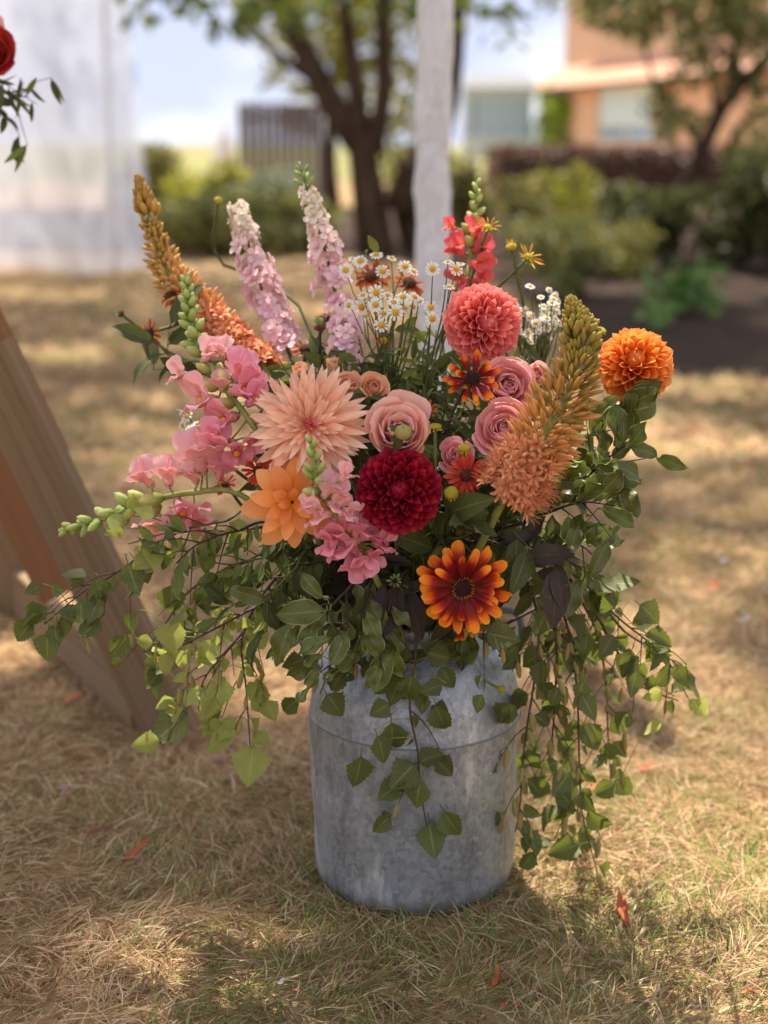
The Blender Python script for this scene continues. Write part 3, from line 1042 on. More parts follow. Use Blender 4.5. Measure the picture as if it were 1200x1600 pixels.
# ---- brick house
BY = 42.0
k = NT('house_brick')
ob = k.n('NewGeometry').outputs['Position']
sw = k.n('SeparateXYZ', i_Vector=ob)
cv = k.n('CombineXYZ', i_X=k.math('ADD', sw.outputs[0], sw.outputs[1]), i_Y=sw.outputs[2])
bt = k.n('TexBrick')
bt.inputs['Scale'].default_value = 1.0
bt.inputs['Brick Width'].default_value = 0.225
bt.inputs['Row Height'].default_value = 0.075
bt.inputs['Mortar Size'].default_value = 0.008
bt.inputs['Color1'].default_value = c255(236, 198, 168)  # brick paled to stand in for sun this front barely gets
bt.inputs['Color2'].default_value = c255(224, 180, 148)
bt.inputs['Mortar'].default_value = c255(196, 176, 150)
k.t.links.new(cv.outputs[0], bt.inputs['Vector'])
bc = k.mix(k.math('MULTIPLY', k.noise(ob, 0.9, 4), 0.5), bt.outputs['Color'], c255(214, 176, 142))
M['brick'] = k.finish(bc, 0.85, normal=k.bump(bt.outputs['Fac'], -0.4, 0.01), spec=0.2)
k = NT('roof_tile')
ob = k.n('NewGeometry').outputs['Position']
wv = k.n('TexWave', wave_type='BANDS', bands_direction='X')
wv.inputs['Scale'].default_value = 1.6
wv.inputs['Distortion'].default_value = 1.0
k.t.links.new(ob, wv.inputs['Vector'])
nz = k.noise(ob, 3.5, 4)
M['tile'] = k.finish(k.mix(nz, c255(190, 140, 114), c255(206, 164, 138)), 0.8, normal=k.bump(wv.outputs['Fac'], 0.6, 0.05), spec=0.2)
M['white_paint'] = plain_mat('white_paint', c255(226, 226, 222), c255(206, 206, 202), 6, 0.5)
M['mint'] = plain_mat('mint_paint', c255(196, 214, 210), c255(180, 200, 196), 5, 0.5)
M['lead'] = plain_mat('lead', c255(110, 112, 116), None, 5, 0.6)
k = NT('window_glass')
M['glass'] = k.finish(c255(132, 168, 190), 0.08, spec=0.6)
k = NT('blue_blind')
M['blind'] = k.finish(c255(204, 230, 240), 0.6, spec=0.3)


def wx(px, y=BY):
    return P(px, 230, y).x


def wz(py, y=BY):
    return P(600, py, y).z


def wbox(mb, px0, px1, py0, py1, y0, y1, y=BY):
    xa, xb, za, zb = wx(px0, y), wx(px1, y), wz(py1, y), wz(py0, y)
    mb.box(((xa + xb) / 2, (y0 + y1) / 2, (za + zb) / 2), (xb - xa, y1 - y0, zb - za))


# the house stands turned, its long front facing left, barely grazed by the sun;
# local x runs along the front from its far corner, local y into the house
HC = V((P(842, 230, 44).x, 44.0, 0))
HA = R(-75)
HM = Matrix.Translation(HC) @ Matrix.Rotation(HA, 4, 'Z')
HX = V((math.cos(HA), math.sin(HA), 0))


def hs(px):
    """distance along the front at which it meets picture column px"""
    q = (px - 600) / FPX * 1.005
    yc = HC.y + CAMX
    return (q * yc - HC.x) / (HX.x - q * HX.y)


def hz(py, s_):
    d = FWD + UPV * ((800 - py) / FPX)
    yy = HC.y + HX.y * s_ + CAMX
    return (C0 + d * (yy / d.y)).z


def hbox(mb, s0, s1, z0, z1, y0, y1):
    mb.box(((s0 + s1) / 2, (y0 + y1) / 2, (z0 + z1) / 2), (s1 - s0, y1 - y0, z1 - z0))
    return mb


t = thing('brick_house', 'pale tan brick house with tiled lean to roof and pale window', 'house', HC)
t.matrix_basis = HM
WM[t] = HM
wa, wb = hs(918), hs(1004)
sm = (wa + wb) / 2
ze, zw0, zw1 = hz(124, sm), hz(222, sm), hz(134, sm)
zroof = ze + 0.55
SE = hs(1420)
mb = MB()
hbox(mb, 0, wa, 0, ze, 0, .35)
hbox(mb, wb, SE, 0, ze, 0, .35)
hbox(mb, wa, wb, 0, zw0, 0, .35)
hbox(mb, wa, wb, zw1, ze, 0, .35)
part('front_wall', mb.mesh('front_wall', M['brick'], False), t, HM)
part('end_wall', hbox(MB(), 0, .35, 0, ze, .36, 6).mesh('end_wall', M['brick'], False), t, HM)
mb = MB()
for dz in (0, -.12):
    mb.grid([[V((-.3, -.4, ze - .06 + dz)), V((SE, -.4, ze - .06 + dz))], [V((-.3, .7, zroof + dz)), V((SE, .7, zroof + dz))]], [[(0, 0), (1, 0)], [(0, 1), (1, 1)]])
part('lean_to_roof', mb.mesh('lean_to_roof', M['tile'], False), t, HM)
part('upper_wall', hbox(MB(), 0.1, SE, zroof - .3, zroof + 5.2, .7, 7).mesh('upper_wall', M['brick'], False), t, HM)
mb = MB()
mb.grid([[V((-.4, .3, zroof + 5.1)), V((SE, .3, zroof + 5.1))], [V((1.5, 4.3, zroof + 7.6)), V((SE, 4.3, zroof + 7.6))]], [[(0, 0), (1, 0)], [(0, 1), (1, 1)]])
part('roof', mb.mesh('roof', M['tile'], False), t, HM)
fr = .09
zm = lerp(zw0, zw1, .3)
mb = MB()
hbox(mb, wa, wb, zw1 - fr, zw1, .08, .2)
hbox(mb, wa, wb, zw0, zw0 + fr, .05, .2)
hbox(mb, wa, wb, zm - fr / 2, zm + fr / 2, .08, .2)
hbox(mb, wa, wa + fr, zw0 + fr, zm - fr / 2, .08, .2)
hbox(mb, wb - fr, wb, zw0 + fr, zm - fr / 2, .08, .2)
hbox(mb, wa, wa + fr, zm + fr / 2, zw1 - fr, .08, .2)
hbox(mb, wb - fr, wb, zm + fr / 2, zw1 - fr, .08, .2)
hbox(mb, sm - fr / 2, sm + fr / 2, zw0 + fr, zm - fr / 2, .08, .2)
w = part('window', mb.mesh('window', M['white_paint'], False), t, HM)
part('pane', hbox(MB(), wa + fr, wb - fr, zm + fr / 2, zw1 - fr, .12, .15).mesh('pane', M['blind'], False), w, HM)
part('pane', hbox(MB(), wa + fr, sm - fr / 2, zw0 + fr, zm - fr / 2, .12, .15).mesh('pane', M['glass'], False), w, HM)
part('pane', hbox(MB(), sm + fr / 2, wb - fr, zw0 + fr, zm - fr / 2, .12, .15).mesh('pane', M['glass'], False), w, HM)
for a in (hs(1062), hs(1150)):
    z_ = zroof + .5
    w = part('window', hbox(MB(), a, a + 1.1, z_, z_ + 1.3, .6, .72).mesh('window', M['white_paint'], False), t, HM)
    part('pane', hbox(MB(), a + .1, a + .52, z_ + .1, z_ + 1.2, .57, .598).mesh('pane', M['glass'], False), w, HM)
    part('pane', hbox(MB(), a + .58, a + 1.0, z_ + .1, z_ + 1.2, .57, .598).mesh('pane', M['glass'], False), w, HM)
part('gutter', hbox(MB(), -.3, SE, ze - .16, ze - .07, -.5, -.41).mesh('gutter', M['lead'], False), t, HM)
part('downpipe', MB().tube([V((hs(1025), -.06, 0)), V((hs(1025), -.06, ze - .1))], .05, 6).mesh('downpipe', M['lead']), t, HM)

# climber on the house wall
cb = HM @ V((hs(868), -.2, 0))
t = thing('climbing_plant', 'bright lime green climbing plant on the brick house wall', 'plant', cb)
cs = []
for q, z_ in [(858, .3), (874, .6), (858, 1.0), (876, 1.3), (862, 1.7), (872, 2.1), (860, 2.4), (880, 2.0), (884, .9), (852, 1.5)]:
    c_ = HM @ V((hs(q), -.25, z_))
    cs.append((c_.x, c_.y, c_.z, .4, .3, .4))
leaf_cloud('foliage', clump_pts(cs, 1700, 9, 0.4), 0.14, F['lime'], 9, parent=t)
part('stem', MB().tube([cb, cb + V((.03, .02, 1)), cb + V((-.03, .03, 2.4))], 0.03, 5).mesh('stem', M['bark']), t)

# pale conservatory left of the house
t = thing('conservatory', 'pale mint conservatory with tall panes left of the brick house', 'conservatory', (wx(780), BY + 1, 0))
mb = MB()
wbox(mb, 726, 838, 214, 250, BY + .9, BY + 1.2)
part('base_wall', mb.mesh('base_wall', M['mint'], False), t)
mb = MB()
wbox(mb, 726, 838, 134, 150, BY + .9, BY + 1.2)
part('fascia', mb.mesh('fascia', M['mint'], False), t)
for q in (726, 745, 766, 787, 808, 828):
    m = MB(); wbox(m, q, q + 7, 150, 214, BY + .9, BY + 1.1)
    part('mullion', m.mesh('mullion', M['mint'], False), t)
for q in (733, 752, 773, 794, 815):
    m = MB(); wbox(m, q, q + 13, 150, 214, BY + .98, BY + 1.0)
    part('pane', m.mesh('pane', M['glass'], False), t)
mb = MB()
mb.grid([[V((wx(722), BY + .7, wz(135))), V((wx(842), BY + .7, wz(135)))], [V((wx(740), BY + 3.5, wz(105))), V((wx(842), BY + 3.5, wz(105)))]], [[(0, 0), (1, 0)], [(0, 1), (1, 1)]])
part('roof', mb.mesh('roof', M['lead'], False), t)

# ---- grey board screen and white pavilion top at the left
sy = 21.0
t = thing('board_screen', 'weathered grey board screen left of the dark tree', 'screen', (P(435, 275, sy).x, sy, 0))
M['grey_board'] = plain_mat('grey_board', c255(132, 116, 108), c255(108, 94, 88), 6, 0.85, stretch=(4, 4, 0.5))
for i in range(11):
    m = MB()
    x_ = lerp(372, 500, i / 10.5)
    xa = P(x_, 200, sy).x
    m.box((xa + .052, sy + (0.02 if i % 2 else 0), (P(0, 163, sy).z) / 2 + 0.02), (.1, .02, P(0, 163, sy).z + U(-.02, .02)))
    part('board', m.mesh('board', M['grey_board'], False), t)
m = MB()
for py in (185, 300):
    m.box((P(436, py, sy).x, sy + .06, P(436, py, sy).z), (1.15, .04, .08))
part('rail', m.mesh('rail', M['grey_board'], False), t)

b = G(352, 292)
t = thing('canvas_bell_tent', 'white canvas bell tent beside the grey board screen', 'tent', b)
mt_ = plain_mat('white_canvas', c255(232, 230, 226), c255(214, 212, 208), 4, 0.8, 0.15)
q = mpp(b)
m = MB().lathe([(20 * q, 0.0), (20 * q, 38 * q), (14 * q, 62 * q), (5 * q, 84 * q), (0.6 * q, 92 * q)], 14, Matrix.Translation(b), axis='Z')
part('canvas', m.mesh('canvas', mt_), t)
m = MB().tube([b, b + V((0, 0, 95 * q))], 0.03, 6)
part('pole', m.mesh('pole', M['grey_board']), t)

# ---- pole sleeved in white cloth
py_ = 1.9
pb = V((P(683, 480, py_).x, py_, 0))
t = thing('cloth_wrapped_pole', 'white cloth wrapped pole standing behind the bouquet', 'pole', pb)
k = NT('white_cloth')
ob = k.n('TexCoord').outputs['Object']
nz = k.noise(k.mapping(ob, (6, 6, 1.6)), 4, 5, 0.6)
M['cloth'] = k.finish(k.mix(nz, c255(230, 230, 230), c255(250, 250, 250)), 0.85, 0.15, k.bump(nz, 1.0, 0.06), spec=0.15)
rows, uvs = [], []
r_ = 27.5 * mpp(P(680, 250, py_))
for j in range(70):
    z = 2.9 * j / 69
    row = []
    for i in range(22):
        a = 2 * PI * i / 22
        q = r_ * (1 + 0.05 * math.sin(3 * a + z * 4) + 0.10 * math.sin(z * 31 + 2 * math.sin(a + z * 3)) * math.sin(a * 2 + z * 5) + 0.06 * math.sin(z * 67 + a * 3) * math.sin(z * 9 + a))
        row.append(pb + V((q * math.cos(a) + 0.006 * math.sin(z * 5) - 0.008 * z, q * math.sin(a), z)))
    rows.append(row)
    uvs.append([(i / 22, j / 69) for i in range(22)])
part('cloth_sleeve', MB().grid(rows, uvs, closed=True).mesh('cloth_sleeve', M['cloth']), t)
part('core', MB().tube([pb, pb + V((-0.02, 0, 3.0))], 0.025, 8).mesh('pole_core', M['grey_board']), t)

# ---- sheer white drape on a frame
dy_ = G(110, 428).y
k = NT('sheer_drape')
uvn = k.n('UVMap').outputs[0]
fold = k.noise(k.mapping(uvn, (5, 0.8, 1)), 1.5, 3)
df = k.n('BsdfDiffuse', i_Color=c255(222, 226, 236))
trl = k.n('BsdfTranslucent', i_Color=c255(220, 225, 238))
tp = k.n('BsdfTransparent')
m1 = k.n('MixShader'); m1.inputs[0].default_value = 0.45
k.t.links.new(df.outputs[0], m1.inputs[1]); k.t.links.new(trl.outputs[0], m1.inputs[2])
m2 = k.n('MixShader')
k.set(m2.inputs[0], k.math('SUBTRACT', 0.58, k.math('MULTIPLY', fold, 0.2)))
k.t.links.new(m1.outputs[0], m2.inputs[1]); k.t.links.new(tp.outputs[0], m2.inputs[2])
k.t.links.new(m2.outputs[0], k.out.inputs['Surface'])
M['sheer'] = k.m


def drape(px0, px1, ytop, y, zb, mat, amp, nf, ph):
    rows, uvs = [], []
    for j in range(16):
        t_ = j / 15
        row, ur = [], []
        for i in range(90):
            s = i / 89
            x = lerp(P(px0, 250, y).x, P(px1, 250, y).x, s)
            if px1 < 260:
                x += (s ** 3) * lerp(0.0, -0.16, t_)
            z = lerp(zb + 0.02 * math.sin(s * nf * 2 * PI + ph + 1), ytop, t_)
            row.append(V((x, y + amp * math.sin(s * nf * 2 * PI + ph + 0.5 * math.sin(t_ * 3)) * lerp(1.2, 0.7, t_), z)))
            ur.append((s, t_))
        rows.append(row); uvs.append(ur)
    return MB().grid(rows, uvs)


t = thing('sheer_drape', 'long white sheer curtain hanging at the left edge', 'curtain', (P(60, 420, dy_).x, dy_, 0))
part('front_panel', drape(-190, 232, 3.1, dy_, 0.02, 0, 0.10, 2.2, 0).mesh('front_panel', M['sheer']), t)
part('back_panel', drape(-170, 224, 3.1, dy_ + 0.35, 0.02, 0, 0.08, 1.7, 2).mesh('back_panel', M['sheer']), t)
xa, xb = P(-190, 250, dy_).x, P(226, 250, dy_).x
m = MB(); m.tube([V((xa - .1, dy_ + .17, 3.12)), V((xb, dy_ + .17, 3.12))], 0.03, 8)
part('curtain_rail', m.mesh('curtain_rail', M['white_paint']), t)
for x_ in (xa - .1,):
    m = MB(); m.tube([V((x_, dy_ + .17, 0)), V((x_, dy_ + .17, 3.12))], 0.03, 8)
    part('post', m.mesh('post', M['white_paint']), t)
m = MB(); m.tube([V((xb - .32, dy_ + .17, 0)), V((xb - .32, dy_ + .17, 3.12))], 0.022, 8)
part('post', m.mesh('post', M['white_paint']), t)

# ---- wooden triangular arch at the left
k = NT('weathered_wood')
ob = k.n('UVMap').outputs[0]
nz = k.noise(k.mapping(ob, (5, 0.35, 1)), 2.4, 8, 0.75)
n2 = k.noise(k.mapping(ob, (3, 1.2, 1)), 1.5, 3)
wc = k.ramp(nz, [(0.3, c255(78, 58, 40)), (0.46, c255(124, 102, 76)), (0.7, c255(152, 128, 100))])
wc = k.mix(k.math('MULTIPLY', n2, 0.35), wc, c255(126, 100, 72))
kn = k.n('TexVoronoi', feature='F1')
kn.inputs['Scale'].default_value = 1.0
k.t.links.new(k.mapping(ob, (2.2, 3.4, 1)), kn.inputs['Vector'])
wc = k.mix(k.ramp(kn.outputs['Distance'], [(0.05, 0.8), (0.14, 0.0)]), wc, c255(74, 52, 36))
M['wood'] = k.finish(wc, 0.75, normal=k.bump(nz, 0.4, 0.003), spec=0.2)
k = NT('orange_wood')
ob = k.n('UVMap').outputs[0]
nz = k.noise(k.mapping(ob, (13, 0.9, 1)), 2.2, 6, 0.65)
M['wood_o'] = k.finish(k.ramp(nz, [(0.25, c255(112, 72, 44)), (0.7, c255(148, 102, 66))]), 0.7, normal=k.bump(nz, 0.4, 0.003), spec=0.25)


def plank(a, b, width, thick, mat, wdir, name, bevel=0.004):
    """board from a to b; wdir: direction of its width"""
    d = (b - a)
    L = d.length
    d.normalize()
    w = (wdir - d * wdir.dot(d)).normalized()
    n_ = d.cross(w)
    mb = MB()
    hw, ht, e = width / 2, thick / 2, bevel
    prof = [(-hw + e, -ht), (hw - e, -ht), (hw, -ht + e), (hw, ht - e), (hw - e, ht), (-hw + e, ht), (-hw, ht - e), (-hw, -ht + e)]
    rows, uvs = [], []
    for j in range(2):
        rows.append([a + d * (L * j) + w * p[0] + n_ * p[1] for p in prof])
        uvs.append([((p[0] + p[1]) * 8, j * L) for p in prof])
    mb.grid(rows, uvs, closed=True)
    for j in (0, 1):
        b0 = len(mb.v)
        mb.v += [tuple(p) for p in rows[j]]
        mb.uv += [(p[0] * 8, p[1] * 8) for p in prof]
        mb.f.append(tuple(range(b0, b0 + 8)) if j else tuple(range(b0, b0 + 8))[::-1])
        mb.mi.append(0)
    return mb.mesh(name, mat, False)


ay = 0.46
t = thing('wooden_arch', 'triangular timber arch with leaning boards at the left edge', 'arch', (-1.0, ay, 0))
A0, A1 = P(262, 1128, ay), P(-26, 545, ay)
A0 = A0 + (A0 - A1).normalized() * 0.02
dA = (A1 - A0).normalized()
wd = V((1, -0.42, 0.0))
part('leaning_board', plank(A0, A1, 0.118, 0.034, M['wood'], wd, 'leaning_board'), t)
part('upper_board', plank(A0 + dA * 0.55 + V((-.004, .038, 0)), A0 + dA * 2.3 + V((-.004, .038, 0)), 0.11, 0.034, M['wood_o'], wd, 'upper_board'), t)
# rear frame of the arch
B0, B1 = G(75, 930), P(-60, 640, ay + 0.55)
part('rear_board', plank(P(100, 925, ay + .25), P(-70, 560, ay + .25), 0.10, 0.03, M['wood_o'], V((1, .7, 0)), 'rear_board'), t)
part('rear_board', plank(G(42, 962) + V((0, 0, .0)), P(-90, 640, G(42, 962).y), 0.15, 0.035, M['wood'], V((1, -0.3, 0)), 'rear_board'), t)
part('foot_block', plank(P(286, 1142, ay + .16), P(196, 1120, ay + .16), 0.05, 0.08, M['wood_o'], V((0, 0, 1)), 'foot_block'), t)
part('side_rail', plank(P(215, 1095, ay + 0.02), P(30, 925, ay + 0.75), 0.11, 0.03, M['wood'], V((0.0, 0.0, 1)), 'side_rail'), t)

# ================================================================== MILK CHURN
k = NT('galvanised_steel')
ob = k.n('TexCoord').outputs['Object']
big = k.noise(ob, 9, 5, 0.6)
streak = k.noise(k.mapping(ob, (1, 1, 0.13)), 26, 5, 0.65)
vor = k.n('TexVoronoi', feature='F1')
vor.inputs['Scale'].default_value = 150
k.t.links.new(k.mapping(ob, (1, 1, 0.8)), vor.inputs['Vector'])
spec_ = k.n('SeparateColor', i_Color=vor.outputs['Color']).outputs[0]
fine = k.noise(ob, 420, 3, 0.7)
drip = k.noise(k.mapping(ob, (1, 1, 0.3), (0.3, 0.1, 0.05)), 11, 6, 0.7)
gc = k.mix(k.ramp(streak, [(0.3, 0.0), (0.7, 1.0)]), c255(120, 126, 132), c255(164, 170, 176))
gc = k.mix(k.math('MULTIPLY', spec_, 0.5), gc, c255(198, 200, 202))
gc = k.mix(k.ramp(drip, [(0.54, 0.0), (0.64, 0.8)]), gc, c255(222, 222, 222))
dirt = k.noise(k.mapping(ob, (1, 1, 0.5), (1.3, .7, .2)), 16, 7, 0.75)
gc = k.mix(k.math('MULTIPLY', k.ramp(dirt, [(0.52, 0.0), (0.66, 1.0)]), 0.55), gc, c255(98, 101, 104))
sz = k.n('SeparateXYZ', i_Vector=ob).outputs[2]
mud = k.math('MULTIPLY', k.ramp(k.math('ADD', sz, k.math('MULTIPLY', dirt, 0.05)), [(0.02, 1.0), (0.06, 0.0)]), 0.5)
gc = k.mix(mud, gc, c255(120, 104, 84))
gc = k.mix(k.math('MULTIPLY', k.ramp(fine, [(0.55, 0.0), (0.7, 1.0)]), 0.35), gc, c255(90, 94, 98))
gr = k.math('ADD', 0.36, k.math('MULTIPLY', big, 0.28))
hh = k.math('ADD', k.math('MULTIPLY', big, 1.0), k.math('MULTIPLY', fine, 0.25))
M['zinc'] = k.finish(gc, gr, metal=0.66, normal=k.bump(hh, 0.45, 0.004), spec=0.5)
k = NT('dull_seam')
M['seam'] = k.finish(c255(120, 125, 130), 0.5, metal=0.6)

churn = thing('milk_churn', 'dented galvanised metal milk churn holding the bouquet', 'churn', (CHX, 0, 0))


def turned(name, prof, n=72, mat='zinc', dent=0.0, seed=0, zcap=False):
    rr = random.Random(seed)
    ph = [rr.uniform(0, 6) for _ in range(6)]
    rows, uvs = [], []
    for j, (r_, z) in enumerate(prof):
        row = []
        for i in range(n):
            a = 2 * PI * i / n
            q = r_ + dent * (math.sin(3 * a + z * 22 + ph[0]) * 0.4 + math.sin(5 * a - z * 31 + ph[1]) * 0.3 + math.sin(2 * a + z * 60 + ph[2]) * 0.25) * (1 if r_ > 0.02 else 0)
            row.append(V((CHX + q * math.cos(a), CHY + q * math.sin(a), z)))
        rows.append(row)
        uvs.append([(i / n, j / (len(prof) - 1)) for i in range(n)])
    return MB().grid(rows, uvs, closed=True).mesh(name, M[mat])


CHY = -0.035
body = [(0.004, 0.003), (0.132, 0.003), (0.143, 0.005), (0.1485, 0.011), (0.1505, 0.022), (0.1512, 0.036)] + [(lerp(0.1518, 0.1575, i / 12), lerp(0.05, 0.268, i / 12)) for i in range(13)]
part('body', turned('body', body, dent=0.0030, seed=1), churn)
sh = [(0.1572, 0.2695), (0.1566, 0.273), (0.1555, 0.286), (0.1535, 0.304), (0.150, 0.322), (0.1445, 0.339), (0.136, 0.355), (0.124, 0.370), (0.110, 0.382), (0.099, 0.391), (0.096, 0.398), (0.097, 0.41)]
part('shoulder', turned('shoulder', sh, dent=0.0016, seed=2), churn)
part('seam_ring', turned('seam_ring', [(0.1574, 0.2668), (0.1582, 0.2674), (0.1585, 0.2685), (0.1581, 0.2696), (0.1571, 0.2702)], mat='seam', dent=0.0016, seed=2), churn)
part('rim', turned('rim', [(0.0972, 0.404), (0.104, 0.408), (0.110, 0.416), (0.1105, 0.424), (0.106, 0.428), (0.100, 0.425), (0.094, 0.418), (0.090, 0.40), (0.089, 0.34)]), churn)
for a0 in (R(8), R(188)):
    d = V((math.cos(a0), math.sin(a0), 0))
    w = V((-d.y, d.x, 0))
    c = V((CHX, CHY, 0))
    pts = spline([c + d * 0.128 + V((0, 0, .33)) + w * 0.0, c + d * 0.150 + V((0, 0, .345)), c + d * 0.160 + V((0, 0, .385)), c + d * 0.148 + V((0, 0, .415)), c + d * 0.104 + V((0, 0, .414))], 14)
    h = part('handle', MB().tube(pts, 0.006, 8).mesh('handle', M['seam']), churn)
    part('handle_plate', MB().box((0, 0, 0), (0.034, 0.006, 0.03), frame(-d, V((0, 0, 1)), pts[0] + d * 0.002)).mesh('handle_plate', M['zinc'], False), h)

# ================================================================== FLOWERS
# petal shapes (unit length, +Y along the petal, +Z its inner face)
tip_round = lambda t: min(1.0, 0.45 + 0.75 * t) * (1 if t < 0.7 else max(0.0, 1 - ((t - 0.7) / 0.3) ** 2.2) ** 0.55)
tip_point = lambda t: min(1.0, 0.4 + 1.0 * t) * (1 if t < 0.5 else max(0.0, 1 - ((t - 0.5) / 0.5) ** 1.9) ** 0.75)
tip_long = lambda t: min(1.0, 0.45 + 1.2 * t) * (1 if t < 0.6 else max(0.0, 1 - ((t - 0.6) / 0.4) ** 1.6) ** 0.9)
tip_wide = lambda t: (0.25 + 0.75 * math.sin(min(1, t / 0.7) * PI / 2)) * (1 if t < 0.75 else max(0.0, 1 - ((t - 0.75) / 0.25) ** 2.4) ** 0.5)


def pet(name, mat, W, prof, cup, bend, nu=4, nv=6, wave=0.0, ph=0.0, fold=0.0):
    return MB().petal(1, W, prof, cup, bend, nu, nv, None, wave, fold, 0, ph).mesh(name, M[mat])


def ball_set(pre, mat):
    roll = lambda a, b: (lambda t: lerp(a, b, t))
    core = MB().lathe([(1.0, -0.5), (0.9, 0.3), (0.6, 0.8), (0.01, 1.05)], 12, jitter=0.1).mesh(pre + '_core', M[mat])
    return dict(core=core,
        inner=[pet(pre + '_inner_petal', mat, 0.5, tip_round, roll(4.0, 4.2), lambda t: 0.5 * t, 5, 5)],
        mid=[pet(pre + '_petal_a', mat, 0.78, tip_round, roll(4.2, 2.4), lambda t: 0.25 * t, 6, 6, .02), pet(pre + '_petal_b', mat, 0.74, tip_point, roll(4.2, 2.9), lambda t: 0.35 * t, 6, 6, .02, 2), pet(pre + '_petal_c', mat, 0.7, tip_round, roll(4.6, 3.2), lambda t: 0.5 * t - .8 * max(0, t - .6), 6, 6, .03, 4), pet(pre + '_petal_d', mat, 0.8, tip_point, roll(3.8, 2.0), lambda t: -.5 * max(0, t - .5), 6, 6, .03, 1)],
        outer=[pet(pre + '_outer_petal_a', mat, 0.92, tip_point, roll(3.0, 1.5), lambda t: 0.1 - 0.15 * t, 6, 6, .02), pet(pre + '_outer_petal_b', mat, 0.9, tip_round, roll(3.0, 1.7), lambda t: 0.1 * t, 6, 6, .03, 2), pet(pre + '_outer_petal_c', mat, 0.86, tip_point, roll(3.2, 1.2), lambda t: -.7 * t, 6, 6, .03, 4)])


def basis(ax):
    ax = ax.normalized()
    x = ax.cross(V((0, 0, 1)))
    if x.length < 0.1:
        x = ax.cross(V((0, 1, 0)))
    x.normalize()
    return x, ax.cross(x), ax


def polar(bs, th, ph):
    x, y, a = bs
    return a * math.cos(th) + (x * math.cos(ph) + y * math.sin(ph)) * math.sin(th)


SEPAL = pet('sepal', 'calyx', 0.4, tip_point, 0.8, -0.4, 2, 4)


def calyx(parent, c, ax, r_, n=6, tilt=1.9):
    bs = basis(ax)
    for i in range(n):
        d = polar(bs, tilt, i * 2 * PI / n)
        part('sepal', SEPAL, parent, frame(d, ax, c + d * r_ * 0.12, r_))


def ball_dahlia(label, px, py, rpx, y, ax, mset, n=165, squash=0.9, thmax=R(118), rust=0.0, stem='stem', p=0.56):
    c = P(px, py, y)
    Rr = rpx * mpp(c)
    bs = basis(ax)
    back = c - ax * Rr * 0.55
    pts, me, b = stem_to(back, -ax, 0.0038, stem)
    t = thing('ball_dahlia', label, 'flower', b)
    part('stem', me, t)
    calyx(t, back, -ax, Rr * 0.5)
    part('centre', mset['core'], t, frame(ax, V((0.1, 0.2, 1)), c + ax * Rr * 0.35 * squash, Rr * 0.3))
    for i in range(n):
        u = (i + 0.5) / n
        th = R(4) + (thmax - R(4)) * u ** p
        ph = i * 2.399963
        base = c - ax * Rr * 0.25 + polar(bs, th * 0.82, ph) * Rr * 0.30
        rad = Rr * (1 + U(-0.05, 0.035)) * (0.93 if th < R(22) else 1.0)
        dirv = polar(bs, th, ph)
        tip = c + (dirv - ax * (1 - squash) * math.cos(th)) * rad
        d = tip - base
        L = d.length
        key = 'inner' if th < R(20) else ('mid' if th < R(80) else 'outer')
        wsc = lerp(0.30, 0.62, min(1, (th / R(80)))) * Rr / L * U(0.82, 1.16)
        if key == 'inner':
            wsc *= 1.0
        nrm = ax * 1.0 - dirv * 0.2 + rv() * 0.16
        d = d + rv() * L * 0.035
        part('petal', random.choice(mset[key]), t, frame(d, nrm, base, (L * wsc, L, L * wsc)))
    return t


BD = ball_set('burgundy', 'burgundy')
CD = ball_set('coral', 'coral')
OD = ball_set('orange', 'orange')
ball_dahlia('deep burgundy ball dahlia at the centre of the bouquet', 623, 767, 70, -0.27, face(0.03, 0.05), BD, 210, p=0.6)
ball_dahlia('coral pink ball dahlia above the centre of the bouquet', 755, 505, 64, -0.10, face(0.30, -0.05), CD, 175)
ball_dahlia('orange ball dahlia sticking out at the far right', 992, 570, 62, -0.13, face(-0.10, 0.32), OD, 150)

# ---- spiky peach dahlia
QP = [pet('quill_%d' % i, 'peach', w, tip_long, (lambda a, b: (lambda t: lerp(a, b, t)))(c_, c_ * 0.7), (lambda q: (lambda t: q * t * t))(bd), 3, 6, wv, i) for i, (w, c_, bd, wv) in enumerate([(.18, 1.6, -.3, .01), (.16, 1.9, .5, .015), (.2, 1.3, -.8, .02), (.17, 1.7, .1, .025), (.15, 2.2, .8, .015)])]
QC = [pet('core_quill', 'peach_core', 0.34, tip_long, 2.6, 0.9, 3, 5)]
c = P(483, 664, -0.24)
Rr = 84 * mpp(c)
ax = face(0.0, 0.03)
bs = basis(ax)
pts, me, b = stem_to(c - ax * Rr * 0.35, -ax, 0.0038)
t = thing('cactus_dahlia', 'big spiky peach dahlia left of the burgundy one', 'flower', b)
part('stem', me, t)
calyx(t, c - ax * Rr * 0.35, -ax, Rr * 0.35)
n = 205
for i in range(n):
    u = (i + 0.5) / n
    th = R(6) + R(104) * u ** 0.6
    ph = i * 2.399963 + U(-.08, .08)
    d = polar(bs, th, ph)
    core = th < R(26)
    L = Rr * (0.24 if core else lerp(0.34, 1.0, min(1, (th - R(26)) / R(58)))) * U(0.86, 1.06)
    base = c - ax * Rr * (0.16 if not core else 0.02) + d * Rr * 0.06
    part('petal', random.choice(QC if core else QP), t, frame(d + rv() * 0.12, ax - d * 0.1 + rv() * 0.3, base, L * (1.25 if core else 1.15)))

